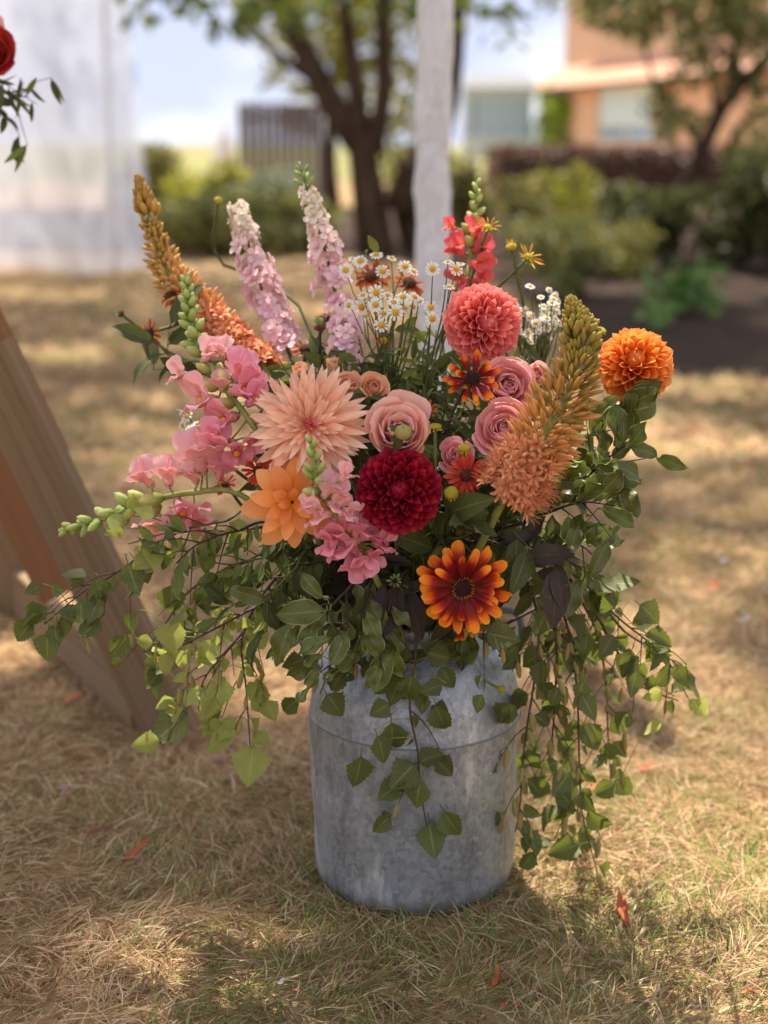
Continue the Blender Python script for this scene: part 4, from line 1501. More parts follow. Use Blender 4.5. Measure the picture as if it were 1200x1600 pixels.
# ---- open apricot dahlia
AP = [pet('apricot_a', 'apricot', 0.46, tip_point, 0.9, -0.25, 4, 7), pet('apricot_b', 'apricot', 0.42, tip_point, 1.2, 0.3, 4, 7), pet('apricot_c', 'apricot', 0.5, tip_point, 0.7, -0.5, 4, 7, 0.015)]
c = P(458, 786, -0.27)
Rr = 80 * mpp(c)
ax = face(0.25, -0.15)
bs = basis(ax)
pts, me, b = stem_to(c - ax * Rr * 0.25, -ax, 0.0036)
t = thing('apricot_dahlia', 'loose apricot orange dahlia below the spiky peach one', 'flower', b)
part('stem', me, t)
calyx(t, c - ax * Rr * 0.25, -ax, Rr * 0.35)
for i in range(26):
    u = (i + 0.5) / 26
    th = R(22) + R(78) * u ** 0.55
    d = polar(bs, th, i * 2.399963)
    L = Rr * lerp(0.38, 1.05, u ** 0.6) * U(0.92, 1.05)
    part('petal', random.choice(AP), t, frame(d, ax - d * 0.1, c - ax * Rr * 0.15 + d * Rr * 0.05, L))


# ---- daisies with a dark centre (rudbeckia, helenium)
def dome(name, mat, r_, h, n=14, rings=5):
    pr = [(r_ * math.cos(j / rings * PI / 2) + 1e-4, h * math.sin(j / rings * PI / 2)) for j in range(rings + 1)]
    return MB().lathe([(r_ * 0.85, -h * 0.4)] + pr, n, jitter=0.04).mesh(name, M[mat])


DISC = {m: dome(m + '_dome', m, 1, 0.7) for m in ('dark_disc', 'brown_disc', 'lime_disc', 'daisy_disc')}
ANTHER = MB().lathe([(0.02, 0), (0.05, 0.3), (0.09, 0.8), (0.05, 1.0), (0.005, 1.05)], 5).mesh('anther', plain_mat('anther', c255(214, 150, 40), None, 200))


def ray_flower(name, label, px, py, rpx, y, ax, petals, disc, discr, rings, stem='stem', cat='flower', anth=0, domeh=1.0, disc_s=1.0):
    c = P(px, py, y)
    Rr = rpx * mpp(c)
    bs = basis(ax)
    pts, me, b = stem_to(c - ax * Rr * 0.12, -ax, 0.0024, stem)
    t = thing(name, label, cat, b)
    part('stem', me, t)
    calyx(t, c - ax * Rr * 0.1, ax, Rr * 0.42, 8, 1.75)
    for (n, th, ls, off) in rings:
        for i in range(n):
            a = (i + off + U(-.14, .14)) * 2 * PI / n
            d = polar(bs, R(th) + U(-.2, .2), a)
            part('petal', random.choice(petals), t, frame(d, ax + rv() * 0.3, c + d * Rr * discr * 0.6, Rr * ls * U(0.82, 1.1) * (1 - discr * 0.55)))
    dd = part('disc', DISC[disc], t, frame(ax, V((0.1, 0.2, 1)), c, (Rr * discr, Rr * discr * domeh, Rr * discr)))
    for i in range(anth):
        d = polar(bs, R(62) + U(-.25, .1), i * 2 * PI / anth * 1.0)
        part('anther', ANTHER, dd, frame(d * 0.6 + ax * 0.7, V((0, 0, 1)), c + d * Rr * discr * 0.92, Rr * 0.09))
    return t


twist = lambda t: -0.2 * t + (1.5 * max(0, t - 0.6))
RP = []
for i, (w, cu, f) in enumerate([(.30, .9, lambda t: .5 * t - 1.0 * max(0, t - .6)), (.25, 1.5, lambda t: -.5 * t + 3.0 * max(0, t - .55)), (.32, .8, lambda t: -.9 * t), (.22, 1.7, lambda t: .7 * t + 2.4 * max(0, t - .6)), (.28, 1.1, lambda t: .1 * t - 2.2 * max(0, t - .65)), (.26, 1.3, lambda t: 1.1 * t - 3.2 * max(0, t - .45))]):
    RP.append(pet('rudbeckia_%d' % i, 'rud', w, tip_wide, cu, f, 4, 9, .03, i * 1.3))
ray_flower('rudbeckia', 'large orange and dark red rudbeckia at the lower front', 723, 918, 70, -0.29, face(0.05, -0.12), RP, 'dark_disc', 0.24, [(17, 90, 1.12, 0), (15, 74, 1.02, 0.4)], 'stem_dark', anth=26, domeh=0.7)
ray_flower('rudbeckia', 'half hidden dark red rudbeckia below the large orange one', 722, 975, 34, -0.25, face(0.15, -0.9), RP, 'dark_disc', 0.26, [(11, 84, 1.0, 0)], 'stem_dark')
ray_flower('rudbeckia', 'small orange and red rudbeckia under the coral dahlia', 738, 592, 46, -0.25, face(0.02, 0.02), RP, 'dark_disc', 0.3, [(11, 84, 1.0, 0), (9, 66, 0.85, 0.4)], 'stem_dark', anth=16)
HP = [pet('helenium_a', 'helenium', 0.30, tip_wide, 0.7, lambda t: -0.5 * t, 3, 5, 0.03), pet('helenium_b', 'helenium', 0.26, tip_wide, 1.0, lambda t: 0.2 * t, 3, 5, 0.02)]
ray_flower('helenium', 'red helenium with brown dome right of the burgundy dahlia', 729, 743, 34, -0.255, face(0.0, 0.1), HP, 'brown_disc', 0.32, [(16, 88, 1.0, 0), (12, 80, 0.9, 0.5)], domeh=1.0)
UP = [pet('rust_a', 'rust', 0.34, tip_wide, 0.8, lambda t: -0.4 * t, 3, 5, 0.03), pet('rust_b', 'rust', 0.3, tip_wide, 1.0, lambda t: 0.6 * t, 3, 5, 0.02)]
ray_flower('helenium', 'rusty orange helenium behind the left end of the daisies', 582, 432, 32, 0.10, face(-0.2, 0.7), UP, 'brown_disc', 0.4, [(14, 92, 1.0, 0), (10, 80, .9, .5)])
ray_flower('helenium', 'rusty orange helenium behind the daisies near the pole', 640, 442, 28, 0.12, face(0.3, 0.8), UP, 'brown_disc', 0.4, [(13, 92, 1.0, 0)])
ray_flower('helenium', 'small rust red helenium left of the peach foxtail lily', 266, 462, 22, 0.12, face(-0.5, 0.9), UP, 'brown_disc', 0.45, [(12, 100, 1.0, 0)])
ray_flower('helenium', 'small dark red helenium at the far left under the foxtail lily', 232, 520, 24, 0.10, face(-0.9, -0.3), UP, 'brown_disc', 0.45, [(11, 105, 1.0, 0)])
ray_flower('helenium', 'small rust red helenium beneath the pale larkspur', 477, 545, 22, 0.05, face(0.1, 0.9), UP, 'brown_disc', 0.45, [(12, 95, 1.0, 0)])
ray_flower('helenium', 'red helenium half hidden left of the apricot dahlia', 402, 735, 26, -0.14, face(-0.2, 0.3), HP, 'brown_disc', 0.3, [(15, 88, 1.0, 0)])
ray_flower('helenium', 'scarlet helenium beside the lowest left snapdragon', 352, 757, 20, -0.12, face(-0.3, 0.4), HP, 'brown_disc', 0.3, [(12, 88, 1.0, 0)])
ray_flower('helenium', 'tiny rust helenium under the single lowest daisy', 600, 532, 12, -0.06, face(0.2, 0.5), UP, 'lime_disc', 0.5, [(9, 90, 1.0, 0)])
ray_flower('helenium', 'rust orange helenium between larkspur and daisies', 512, 500, 20, 0.11, face(0.4, 0.7), UP, 'brown_disc', 0.45, [(12, 95, 1.0, 0)])
YP = [pet('yellow_quill_a', 'yellow_quill', 0.15, tip_long, 1.6, lambda t: 0.25 * t, 3, 5), pet('yellow_quill_b', 'yellow_quill', 0.14, tip_long, 1.6, lambda t: -0.3 * t, 3, 5)]
ray_flower('quill_daisy', 'yellow quilled daisy seen from the side above the coral dahlia', 826, 402, 26, 0.05, face(0.75, 0.75), YP, 'lime_disc', 0.3, [(14, 78, 1.0, 0)])
ray_flower('quill_daisy', 'yellow quilled daisy beside the red snapdragon tip', 762, 356, 22, 0.13, face(0.3, 1.0), YP, 'lime_disc', 0.35, [(13, 62, 1.0, 0)])
SP = [pet('short_ray', 'yellow_quill', 0.3, tip_wide, 1.2, lambda t: -1.4 * t, 2, 4)]
ray_flower('helenium_button', 'bare yellow helenium button right of the burgundy dahlia', 705, 770, 15, -0.29, face(0.0, 0.5), SP, 'lime_disc', 0.75, [(16, 100, 0.9, 0)], domeh=1.0)
ray_flower('helenium_button', 'flat yellow helenium button above the burgundy dahlia', 680, 666, 14, -0.26, face(0.0, 2.2), SP, 'lime_disc', 0.75, [(14, 95, 0.9, 0)], domeh=0.5)
ray_flower('helenium_button', 'yellow brown helenium button just above the red helenium', 725, 700, 15, -0.25, face(0.1, 1.6), SP, 'lime_disc', 0.72, [(15, 100, 0.9, 0)], domeh=0.7)
ray_flower('helenium_button', 'small yellow button peeking between foxtail lily and orange dahlia', 938, 517, 13, -0.05, face(0.2, 1.2), SP, 'lime_disc', 0.75, [(12, 95, 0.9, 0)], domeh=0.7)
ray_flower('helenium_button', 'furled yellow green daisy bud left of the yellow quilled daisy', 799, 386, 15, 0.05, face(-0.3, 1.3), YP, 'lime_disc', 0.6, [(12, 30, 0.9, 0)], domeh=0.9)
ray_flower('helenium_button', 'closed dark bud below the burgundy dahlia', 617, 908, 16, -0.22, face(0, 0.2), [SEPAL], 'dark_disc', 0.5, [(9, 45, 0.9, 0)], 'stem_dark', domeh=0.9)
ray_flower('helenium_button', 'closed green bud on a stem right of the lower rudbeckia', 806, 832, 13, -0.2, face(0.9, 0.5), [SEPAL], 'lime_disc', 0.5, [(9, 35, 0.9, 0)], 'stem_dark', domeh=0.9)
ray_flower('helenium_button', 'loose green bud floating above the left larkspur', 341, 313, 10, 0.2, face(0.1, 0.6), [SEPAL], 'lime_disc', 0.7, [(8, 50, 0.9, 0)])
ray_flower('helenium_button', 'brown bud at the far left beside the foxtail lily', 189, 490, 9, 0.16, face(-0.8, 0.6), [SEPAL], 'brown_disc', 0.7, [(8, 50, 0.9, 0)])
ray_flower('helenium_button', 'dark brown bud below the larkspur spikes', 500, 512, 18, 0.0, face(0, 1.6), [SEPAL], 'brown_disc', 0.55, [(10, 30, 1.0, 0)], 'stem_dark', domeh=0.6)
ray_flower('helenium_button', 'small yellow bud dangling in front of the churn shoulder', 783, 1077, 9, -0.17, face(0.6, -0.3), [SEPAL], 'lime_disc', 0.75, [(8, 50, 0.9, 0)], 'stem_lime')

# peony pod with leafy sepals in front of the pale rose
c = P(630, 676, -0.27)
m_ = mpp(c)
ax = face(0, 0.1)
pts, me, b = stem_to(c - ax * 0.01, -ax, 0.003)
t = thing('poppy_bud', 'round green bud with leafy sepals above the burgundy dahlia', 'bud', b)
part('stem', me, t)
part('bud', MB().lathe([(0.004, -12 * m_), (8 * m_, -10 * m_), (13 * m_, -3 * m_), (13.5 * m_, 3 * m_), (9 * m_, 10 * m_), (0.001, 13 * m_)], 14, frame(ax + V((0, 0, .8)), V((0, -1, 0.2)), c)).mesh('bud', M['pod']), t)
for a, l in ((2.6, 26), (3.6, 24), (4.2, 34), (0.2, 20)):
    d = V((math.cos(a), -0.1, math.sin(a)))
    put_leaf(t, 'leaf', c - ax * 0.006, d, l * m_, ax, 'sepal')


# ---- roses
def rose_set(pre, mat):
    return dict(inn=[pet(pre + '_inner_a', mat, 1.0, tip_wide, lambda t: lerp(2.6, 2.9, t), lambda t: 0.45 * t, 8, 7), pet(pre + '_inner_b', mat, 0.9, tip_wide, 2.4, lambda t: 0.6 * t, 8, 7, 0.02)],
                out=[pet(pre + '_outer_a', mat, 1.15, tip_wide, lambda t: lerp(1.9, 1.1, t), lambda t: 1.0 * t - 2.4 * max(0, t - 0.7), 8, 10, 0.035), pet(pre + '_outer_c', mat, 1.1, tip_wide, lambda t: lerp(2.1, .9, t), lambda t: 1.2 * t - 3.2 * max(0, t - 0.62), 8, 10, 0.05, 4), pet(pre + '_outer_b', mat, 1.2, tip_wide, lambda t: lerp(1.9, 1.3, t), lambda t: 0.8 * t - 1.6 * max(0, t - 0.66), 8, 10, 0.05, 2)])


RS, RSP, RSC = rose_set('rose', 'rose'), rose_set('pale_rose', 'rose_pale'), rose_set('peach_rose', 'rose_peach')


def rose(label, px, py, rpx, y, ax, st, n=34, open_=1.0, name='garden_rose'):
    c = P(px, py, y)
    Rr = rpx * mpp(c)
    bs = basis(ax)
    base = c - ax * Rr * 0.62
    pts, me, b = stem_to(base, -ax, 0.003)
    t = thing(name, label, 'flower', b)
    part('stem', me, t)
    calyx(t, base, ax, Rr * 0.6, 5, 1.3)
    for i in range(n):
        u = (i + 0.5) / n
        th = R(3) + R(66 * open_) * u ** 1.25 + U(-.1, .1) * (0.3 + u)
        ph = i * 2.399963 + U(-.3, .3)
        d = polar(bs, th, ph)
        L = Rr * lerp(0.95, 1.28, u) * U(0.88, 1.07)
        w = lerp(0.34, 1.0, u ** 0.75)
        side = polar(bs, PI / 2, ph)
        part('petal', random.choice(st['inn'] if u < 0.45 else st['out']), t,
             frame(d, -side * 1.0 + ax * 0.35, base + side * Rr * (0.03 + 0.16 * u ** 0.8), (L * w, L * lerp(0.92, 1, u), L * lerp(w, 1, 0.5))))
    return t


rose('pink garden rose under the coral dahlia', 792, 604, 50, -0.16, face(0.1, 0.2), RS, 36)
rose('pink garden rose beside the right foxtail lily', 789, 672, 52, -0.20, face(-0.25, 0.3), RS, 38)
rose('pink garden rose at right below the foxtail lily', 874, 740, 40, -0.16, face(0.6, 0.1), RS, 32)
rose('small pink rose behind the red helenium', 712, 712, 30, -0.2, face(-0.2, 0.2), RS, 26)
rose('pale salmon rose directly above the burgundy dahlia', 622, 675, 55, -0.225, face(0.0, 0.35), RSP, 42)
rose('peach spray rose below the daisies', 582, 606, 29, -0.14, face(0.3, 0.4), RSC, 26, 0.8, 'spray_rose')
rose('peach spray rose behind the spiky dahlia', 541, 602, 27, -0.13, face(0.1, 0.6), RSC, 26, 0.8, 'spray_rose')
rose('peach rosebud behind the spiky dahlia left of the spray roses', 521, 572, 20, -0.06, face(-0.1, 1.2), RSC, 18, 0.4, 'spray_rose')
rose('pale peach rose hidden beneath the orange dahlia', 957, 640, 24, -0.04, face(0.6, 0.1), RSP, 20, 0.7)


rose('small pink rose peeking between the coral dahlia and foxtail lily', 838, 585, 22, -0.12, face(0.3, 0.2), RS, 22, 0.8, 'spray_rose')
rose('small peach rose above the spiky dahlia beside the larkspur', 470, 578, 18, -0.05, face(-0.2, 0.8), RSC, 18, 0.7, 'spray_rose')
ray_flower('helenium', 'small rust helenium between the spray roses and small rudbeckia', 668, 640, 18, -0.17, face(0.2, 0.5), UP, 'brown_disc', 0.4, [(12, 90, 1.0, 0)])
ray_flower('helenium', 'small orange helenium right of the left foxtail lily base', 452, 618, 17, -0.08, face(-0.2, 0.6), UP, 'brown_disc', 0.4, [(12, 90, 1.0, 0)])


# ---- snapdragons
lobe = lambda t: (0.4 + 0.6 * math.sin(min(1, t / 0.62) * PI / 2)) * (1 if t < 0.55 else max(0.0, 1 - ((t - 0.55) / 0.45) ** 2.3) ** 0.5)


def floret_mesh(name, mat, seed, wide=1.0):
    r_ = random.Random(seed)
    mb = MB()
    mb.lathe([(0.05, 0.0), (0.13, 0.06), (0.15, 0.22), (0.17, 0.42), (0.2, 0.55)], 8)
    for s in (-1, 1):       # upper lip
        mb.petal(0.66, 0.66 * wide, lobe, 1.0, lambda t: 0.5 * t - 1.9 * max(0, t - 0.45), 7, 8, frame(V((s * 0.3, 0.55, 0.8)), V((s * 0.15, 0.9, -0.5)), (s * 0.07, 0.42, 0.1)), 0.06, 0, 0, r_.uniform(0, 6), 0.3)
    for s, l in ((-1, 0.58), (0, 0.5), (1, 0.58)):      # lower lip
        mb.petal(l, 0.58 * wide, lobe, 0.8, lambda t: 0.7 * t - 2.6 * max(0, t - 0.4), 7, 8, frame(V((s * 0.5, 0.9, -0.3)), V((s * 0.1, 0.4, 0.9)), (s * 0.1, 0.4, -0.1)), 0.065, 0, 0, r_.uniform(0, 6), 0.3)
    return mb.mesh(name, M[mat])


SF = [floret_mesh('snap_floret_a', 'snap', 1), floret_mesh('snap_floret_b', 'snap', 2, 1.15), floret_mesh('snap_floret_c', 'snap', 3, 0.9)]
SFR = [floret_mesh('red_snap_floret_a', 'snap_red', 4), floret_mesh('red_snap_floret_b', 'snap_red', 5, 1.1)]
PAL = MB().lathe([(0.02, -0.10), (0.09, -0.07), (0.12, 0.0), (0.08, 0.07), (0.01, 0.1)], 8, frame(V((0, 0.3, 1)), V((0, -1, 0)), (0, 0.55, -0.02))).mesh('palate', M['palate'])
BUD = MB().lathe([(0.03, 0), (0.16, 0.1), (0.24, 0.32), (0.24, 0.55), (0.16, 0.82), (0.02, 1.0)], 7, jitter=0.08).mesh('snap_bud', M['snapbud'])
_mb = MB()
for i in range(5):
    a = i * 2 * PI / 5
    _mb.petal(0.36, 0.2, tip_point, 0.8, 0.2, 2, 3, frame(V((math.cos(a) * .6, 0.8, math.sin(a) * .6)), V((-math.cos(a), 0.3, -math.sin(a))), (math.cos(a) * .06, 0, math.sin(a) * .06)))
CAL = _mb.mesh('snap_calyx', M['calyx'])


def snapdragon(label, path, florets, buds, meshes=SF, y=-0.1, tip_leaf=0, bud_tint=(1, 1, 1), r0=0.0042, palate=True, name='snapdragon'):
    """path: (px, py, y) tip first; florets: (px, py, size px, image angle deg, tint); buds: (t0, t1, n, size px)"""
    pp = [P(*q) for q in path]
    head = pp[-1]
    b = neck_pt(head)
    full = spline(pp + [head.lerp(b, 0.4) + (pp[-1] - pp[-2]) * 0.25, b], 36)
    t = thing(name, label, 'flower', b)
    part('stem', MB().tube(full, lambda s: lerp(r0 * 0.4, r0, min(1, s * 3)), 7).mesh('stem', M['stem_lime']), t)
    spike = spline(pp, 30)
    for (px, py, s, ang, tint) in florets:
        c = P(px, py, 0)
        # nearest point of the spike gives the depth
        best = min(spike, key=lambda q: (q - C0).normalized().cross((c - C0).normalized()).length)
        yy = best.y - 0.012
        c = P(px, py, yy)
        L = s * mpp(c) * 1.02
        d = (RGT * math.cos(R(ang)) + UPV * math.sin(R(ang)) - FWD * 0.75).normalized()
        base = c - d * L * 0.45
        f = part('floret', random.choice(meshes), t, frame(d, UPV * 1.0 + FWD * 0.3 + RGT * U(-.5, .5), base, L * U(.88, 1.1)), tint)
        if palate:
            part('palate', PAL, f, frame(d, UPV * 1.0 + FWD * 0.3, base, L * 0.95))
        part('calyx', CAL, t, frame(d, rv(), base - d * L * 0.02, L * 0.7))
        part('pedicel', MB().tube([best, best.lerp(base, 0.6), base + d * L * 0.05], r0 * 0.35, 4).mesh('pedicel', M['stem_lime']), t)
    for (t0, t1, n, s, tint) in buds:
        for i in range(n):
            u = i / max(1, n - 1)
            p_, tg = along(spike, lerp(t0, t1, u))
            bs = basis(-tg)
            d = polar(bs, lerp(R(25), R(62), u), i * 2.4)
            L = s * lerp(0.6, 1.15, u) * mpp(p_)
            o = part('bud', BUD, t, frame(d, rv(), p_ + d * r0 * 0.5, (L * 1.1, L, L * 1.1)), tint)
            part('calyx', CAL, o, frame(d, rv(), p_ + d * r0 * 0.3, L * 0.9))
    return t


PK, PKL, CR, WH = (1, 1, 1), (1.05, 1.12, 1.05), (1.05, 1.35, 1.1), (1.04, 1.5, 1.25)
GB, CB = (1, 1, 1), (1.35, 1.15, 1.1)
snapdragon('pink snapdragon leaning up left with green budded tip', [(291, 440, -.02), (298, 500, -.03), (322, 570, -.06), (362, 620, -.09), (405, 680, -.12)],
           [(325, 555, 40, 40, WH), (345, 545, 36, 100, WH), (282, 585, 44, 175, WH), (375, 578, 58, 60, PK), (378, 610, 58, 0, PK), (318, 625, 62, 180, CR), (352, 655, 58, 200, PKL), (400, 625, 50, 20, PK), (370, 705, 56, -60, PK), (415, 660, 48, -20, PK), (345, 690, 44, 190, PKL), (345, 600, 34, 100, CR), (395, 690, 44, -90, PK)],
           [(0.0, 0.45, 26, 26, GB), (0.38, 0.8, 10, 34, CB)])
snapdragon('pink snapdragon lying far out to the left with budded tip', [(102, 828, -.06), (160, 812, -.08), (230, 785, -.10), (300, 770, -.12), (380, 775, -.13)],
           [(225, 745, 52, 130, CR), (262, 740, 56, 90, CR), (312, 715, 72, 95, CR), (245, 822, 50, -110, CR), (285, 798, 60, -60, PKL), (330, 690, 56, 60, PKL), (345, 735, 40, 70, PK), (300, 742, 42, 120, CR), (308, 812, 40, -70, PKL)],
           [(0.0, 0.42, 16, 30, GB), (0.40, 0.6, 5, 40, CB)])
snapdragon('pale pink snapdragon with budded tip in front of the apricot dahlia', [(487, 695, -.30), (492, 740, -.30), (508, 780, -.29), (535, 820, -.28), (560, 850, -.26)],
           [(512, 765, 42, 60, WH), (525, 790, 46, -20, WH), (500, 805, 46, 190, WH), (545, 800, 34, -30, WH), (540, 850, 58, 200, PK), (575, 835, 56, 20, PK), (562, 880, 56, -80, PK), (530, 835, 44, 150, PK), (600, 850, 50, 0, PK), (540, 745, 32, 40, CR), (515, 850, 44, 200, PK), (585, 870, 44, -50, PK), (550, 865, 48, -110, PK), (555, 825, 44, 90, PK), (485, 790, 36, 160, WH), (528, 770, 34, 30, WH)],
           [(0.0, 0.5, 14, 28, GB)], palate=False)
snapdragon('red and orange snapdragon in front of the white pole', [(744, 292, .20), (742, 340, .19), (735, 400, .17), (728, 450, .14)],
           [(745, 360, 38, 60, PKL), (752, 388, 42, 10, PK), (715, 390, 38, 150, PK), (745, 415, 42, -30, PK), (705, 355, 24, 170, PKL), (718, 440, 46, 200, PK), (750, 440, 40, 0, PKL)],
           [(0.0, 0.6, 16, 22, GB)], SFR)


# ---- larkspur
def lark_floret(name, seed):
    r_ = random.Random(seed)
    mb = MB()
    for i in range(5):
        a = i * 2 * PI / 5
        d = V((math.cos(a), 0.35, math.sin(a)))
        mb.petal(0.9, 0.62, tip_wide, 0.5, lambda t: -0.4 * t, 3, 4, frame(d, V((0, 1, 0)), (0, 0.25, 0)), 0.05, 0, 0, r_.uniform(0, 6))
    for i in range(4):
        a = i * PI / 2 + .5
        mb.petal(0.5, 0.42, tip_wide, 0.8, lambda t: -0.2 * t, 2, 3, frame(V((math.cos(a) * .6, 0.9, math.sin(a) * .6)), V((0, 1, 0)), (0, 0.28, 0)), 0.06, 0, 0, r_.uniform(0, 6))
    mb.tube([V((0, -0.5, 0)), V((0, 0, 0)), V((0, 0.3, 0))], lambda t: lerp(0.02, 0.07, t), 4)
    return mb.mesh(name, M['lark'])


LF = [lark_floret('lark_floret_a', 1), lark_floret('lark_floret_b', 2)]


def larkspur(label, path, n, s0, s1, rad, pink0=0.3, buds=6, jit=0.0):
    pp = [P(*q) for q in path]
    b = neck_pt(pp[-1])
    full = spline(pp + [pp[-1].lerp(b, 0.5) + (pp[-1] - pp[-2]) * 0.2, b], 30)
    t = thing('larkspur', label, 'flower', b)
    part('stem', MB().tube(full, lambda s: lerp(0.0012, 0.003, min(1, s * 2)), 6).mesh('stem', M['stem']), t)
    spike = spline(pp, 24)
    for i in range(buds):
        u = i / max(1, buds - 1)
        p_, tg = along(spike, u * 0.22)
        d = polar(basis(-tg), R(45), i * 2.4)
        L = lerp(10, 24, u) * mpp(p_)
        part('bud', BUD, t, frame(d, rv(), p_ + d * 0.004, (L * 0.7, L, L * 0.7)), (0.85, 0.95, 1))
    for i in range(n):
        u = i / (n - 1)
        p_, tg = along(spike, lerp(0.2 if buds else 0.0, 1.0, u))
        d = polar(basis(-tg), R(70) + U(-.3, .4), i * 2.39996 + U(-.5, .5))
        m_ = mpp(p_)
        L = lerp(s0, s1, min(1, u * 2.5)) * m_ * U(0.7, 1.3)
        k_ = max(0, min(1, (u - pink0) / 0.3))
        tint = (lerp(0.88, 0.98, k_), lerp(0.90, lerp(0.86, 0.76, min(1, max(0, u))), k_), lerp(0.74, 0.82, k_))
        part('floret', random.choice(LF), t, frame(d, rv(), p_ + d * rad * U(.25, 1.3) * lerp(0.35, 1, min(1, u * 2)) * m_, L), tint)
    return t


larkspur('pale pink larkspur spike beside the left foxtail lily', [(372, 322, .19), (385, 370, .18), (402, 430, .16), (425, 495, .13), (455, 560, .1)], 70, 12, 19, 20, 0.15, 0)
larkspur('pale pink larkspur spike with a long green budded tip', [(470, 262, .15), (484, 310, .15), (505, 380, .14), (522, 450, .12), (540, 520, .08)], 56, 12, 19, 18, 0.2, 9)
larkspur('lilac pink larkspur florets below the pale spike', [(545, 480, .02), (545, 520, .0), (538, 560, -.02)], 12, 20, 22, 14, -0.3, 0)


# ---- foxtail lilies
def fox_bud(mb, M_=None):
    mb.tube([M_ @ V(q) if M_ else V(q) for q in ((0, 0, 0), (0.015, 0.3, 0), (0, 0.6, 0))], 0.013 * (M_.to_scale().x if M_ else 1), 3, cap=False)
    mb.lathe([(0.014, 0.54), (0.055, 0.64), (0.075, 0.78), (0.055, 0.92), (0.008, 1.03)], 5, M_, jitter=0.06)
    return mb


def fox_top(mb, M_=None):
    mb.lathe([(0.05, 0.0), (0.2, 0.2), (0.27, 0.5), (0.2, 0.8), (0.02, 1.0)], 6, M_, jitter=0.06)
    return mb


FBUD = fox_bud(MB()).mesh('foxtail_bud', M['foxbud'])
FTOP = fox_top(MB()).mesh('foxtail_tip_bud', M['foxbud'])


def fox_flower(mb, M_=None):
    I = M_ or Matrix.Identity(4)
    sc_ = I.to_scale().x
    mb.tube([I @ V(q) for q in ((0, 0, 0), (0, 0.3, 0), (0, 0.6, 0))], 0.013 * sc_, 3, cap=False)
    for i in range(6):
        a = i * PI / 3
        mb.petal(0.40, 0.15, tip_point, 0.9, lambda t: -0.6 * t, 2, 4, I @ frame(V((math.cos(a) * .8, 0.7, math.sin(a) * .8)), V((-math.cos(a), 0.8, -math.sin(a))), (0, 0.58, 0)))
    for i in range(5):
        a = i * 2 * PI / 5 + .3
        mb.tube([I @ V((0, 0.6, 0)), I @ V((math.cos(a) * .18, 1.02, math.sin(a) * .18))], 0.008 * sc_, 3, cap=False)
    return mb


FFLO = fox_flower(MB()).mesh('foxtail_floret', M['foxflower'])


def foxtail(label, path, n, extra, cols, open_at=0.6, lens=(10, 42), top=0.3, reach=1.0):
    """n buds and florets as parts; the smaller inner ones between them are one mass"""
    pp = [P(*q) for q in path]
    b = neck_pt(pp[-1])
    full = spline(pp + [pp[-1].lerp(b, 0.5) + (pp[-1] - pp[-2]) * 0.2, b], 40)
    t = thing('foxtail_lily', label, 'flower', b)
    part('stem', MB().tube(full, lambda s: lerp(0.002, 0.0055, min(1, s * 2.5)), 8).mesh('stem', M['stem_lime']), t)
    spike = spline(pp, 40)
    inner = [MB() for _ in range(5)]
    N_ = n + extra
    for i in range(N_):
        u = ((i + 0.5) / N_) ** 0.85
        main = (i * n) // N_ != ((i + 1) * n) // N_
        p_, tg = along(spike, u)
        m_ = mpp(p_)
        al = lerp(R(14), R(72), min(1, u * 1.6)) + U(-.2, .2)
        d = polar(basis(-tg), al, i * 2.39996 + U(-.2, .2))
        w = min(1, (u / 0.55) ** 0.75)
        L = lerp(lens[0], lens[1], w) * m_ * U(0.82, 1.12)
        x = u * (len(cols) - 1)
        k_ = min(int(x), len(cols) - 2)
        f = x - k_
        col = tuple(lerp(cols[k_][j], cols[k_ + 1][j], f) for j in range(3))
        op = random.random() < (u - open_at) / 0.2
        tip = u < top * U(0.8, 1.2)
        if tip:
            lt = lerp(9, 20, u / top) * m_
            o_ = p_ + d * lerp(2, lens[1] * 0.5, min(1, (u / top)) ** 0.6) * m_
            M_ = frame(d + tg * -0.3, rv(), o_, lt)
        else:
            if not main:
                L *= 0.86
            wf = min(1.9, 46 * m_ / L)
            M_ = frame(d + rv() * 0.12 + V((0, 0, -.12 if op else .08)), rv(), p_, (L * wf, L, L * wf))
        if main:
            part('floret' if op else 'bud', FFLO if op else (FTOP if tip else FBUD), t, M_, (1, 0.97, 0.93) if op else col)
        else:
            if op:
                fox_flower(inner[4], M_)
            elif tip:
                fox_top(inner[k_ % 4 if k_ < 4 else 3], M_)
            else:
                fox_bud(inner[min(3, k_)], M_)
    for j, mb in enumerate(inner):
        if mb.v:
            o = part('inner_floret_mass' if j == 4 else 'inner_bud_mass', mb.mesh('inner_bud_mass', M['foxflower'] if j == 4 else M['foxbud']), t, None, (1, 0.97, 0.93) if j == 4 else cols[min(j, len(cols) - 1)])
            o['kind'] = 'stuff'
    return t


foxtail('golden foxtail lily arching up at the far left', [(217, 282, .16), (236, 350, .15), (262, 425, .14), (310, 480, .12), (362, 530, .09), (418, 585, .04)], 280, 240,
        [(0.50, 0.38, 0.15), (0.62, 0.50, 0.20), (0.76, 0.60, 0.32), (0.9, 0.60, 0.38), (0.98, 0.60, 0.40), (1.0, 0.62, 0.44)], 0.6, (9, 42), 0.2)
foxtail('golden copper foxtail lily in front at the right', [(893, 472, -.20), (906, 530, -.22), (893, 600, -.24), (858, 665, -.26), (822, 730, -.27), (790, 775, -.27)], 290, 420,
        [(0.38, 0.38, 0.09), (0.40, 0.41, 0.12), (0.55, 0.49, 0.20), (0.84, 0.58, 0.34), (0.96, 0.60, 0.40), (1.0, 0.62, 0.44)], 0.70, (16, 68), 0.28)


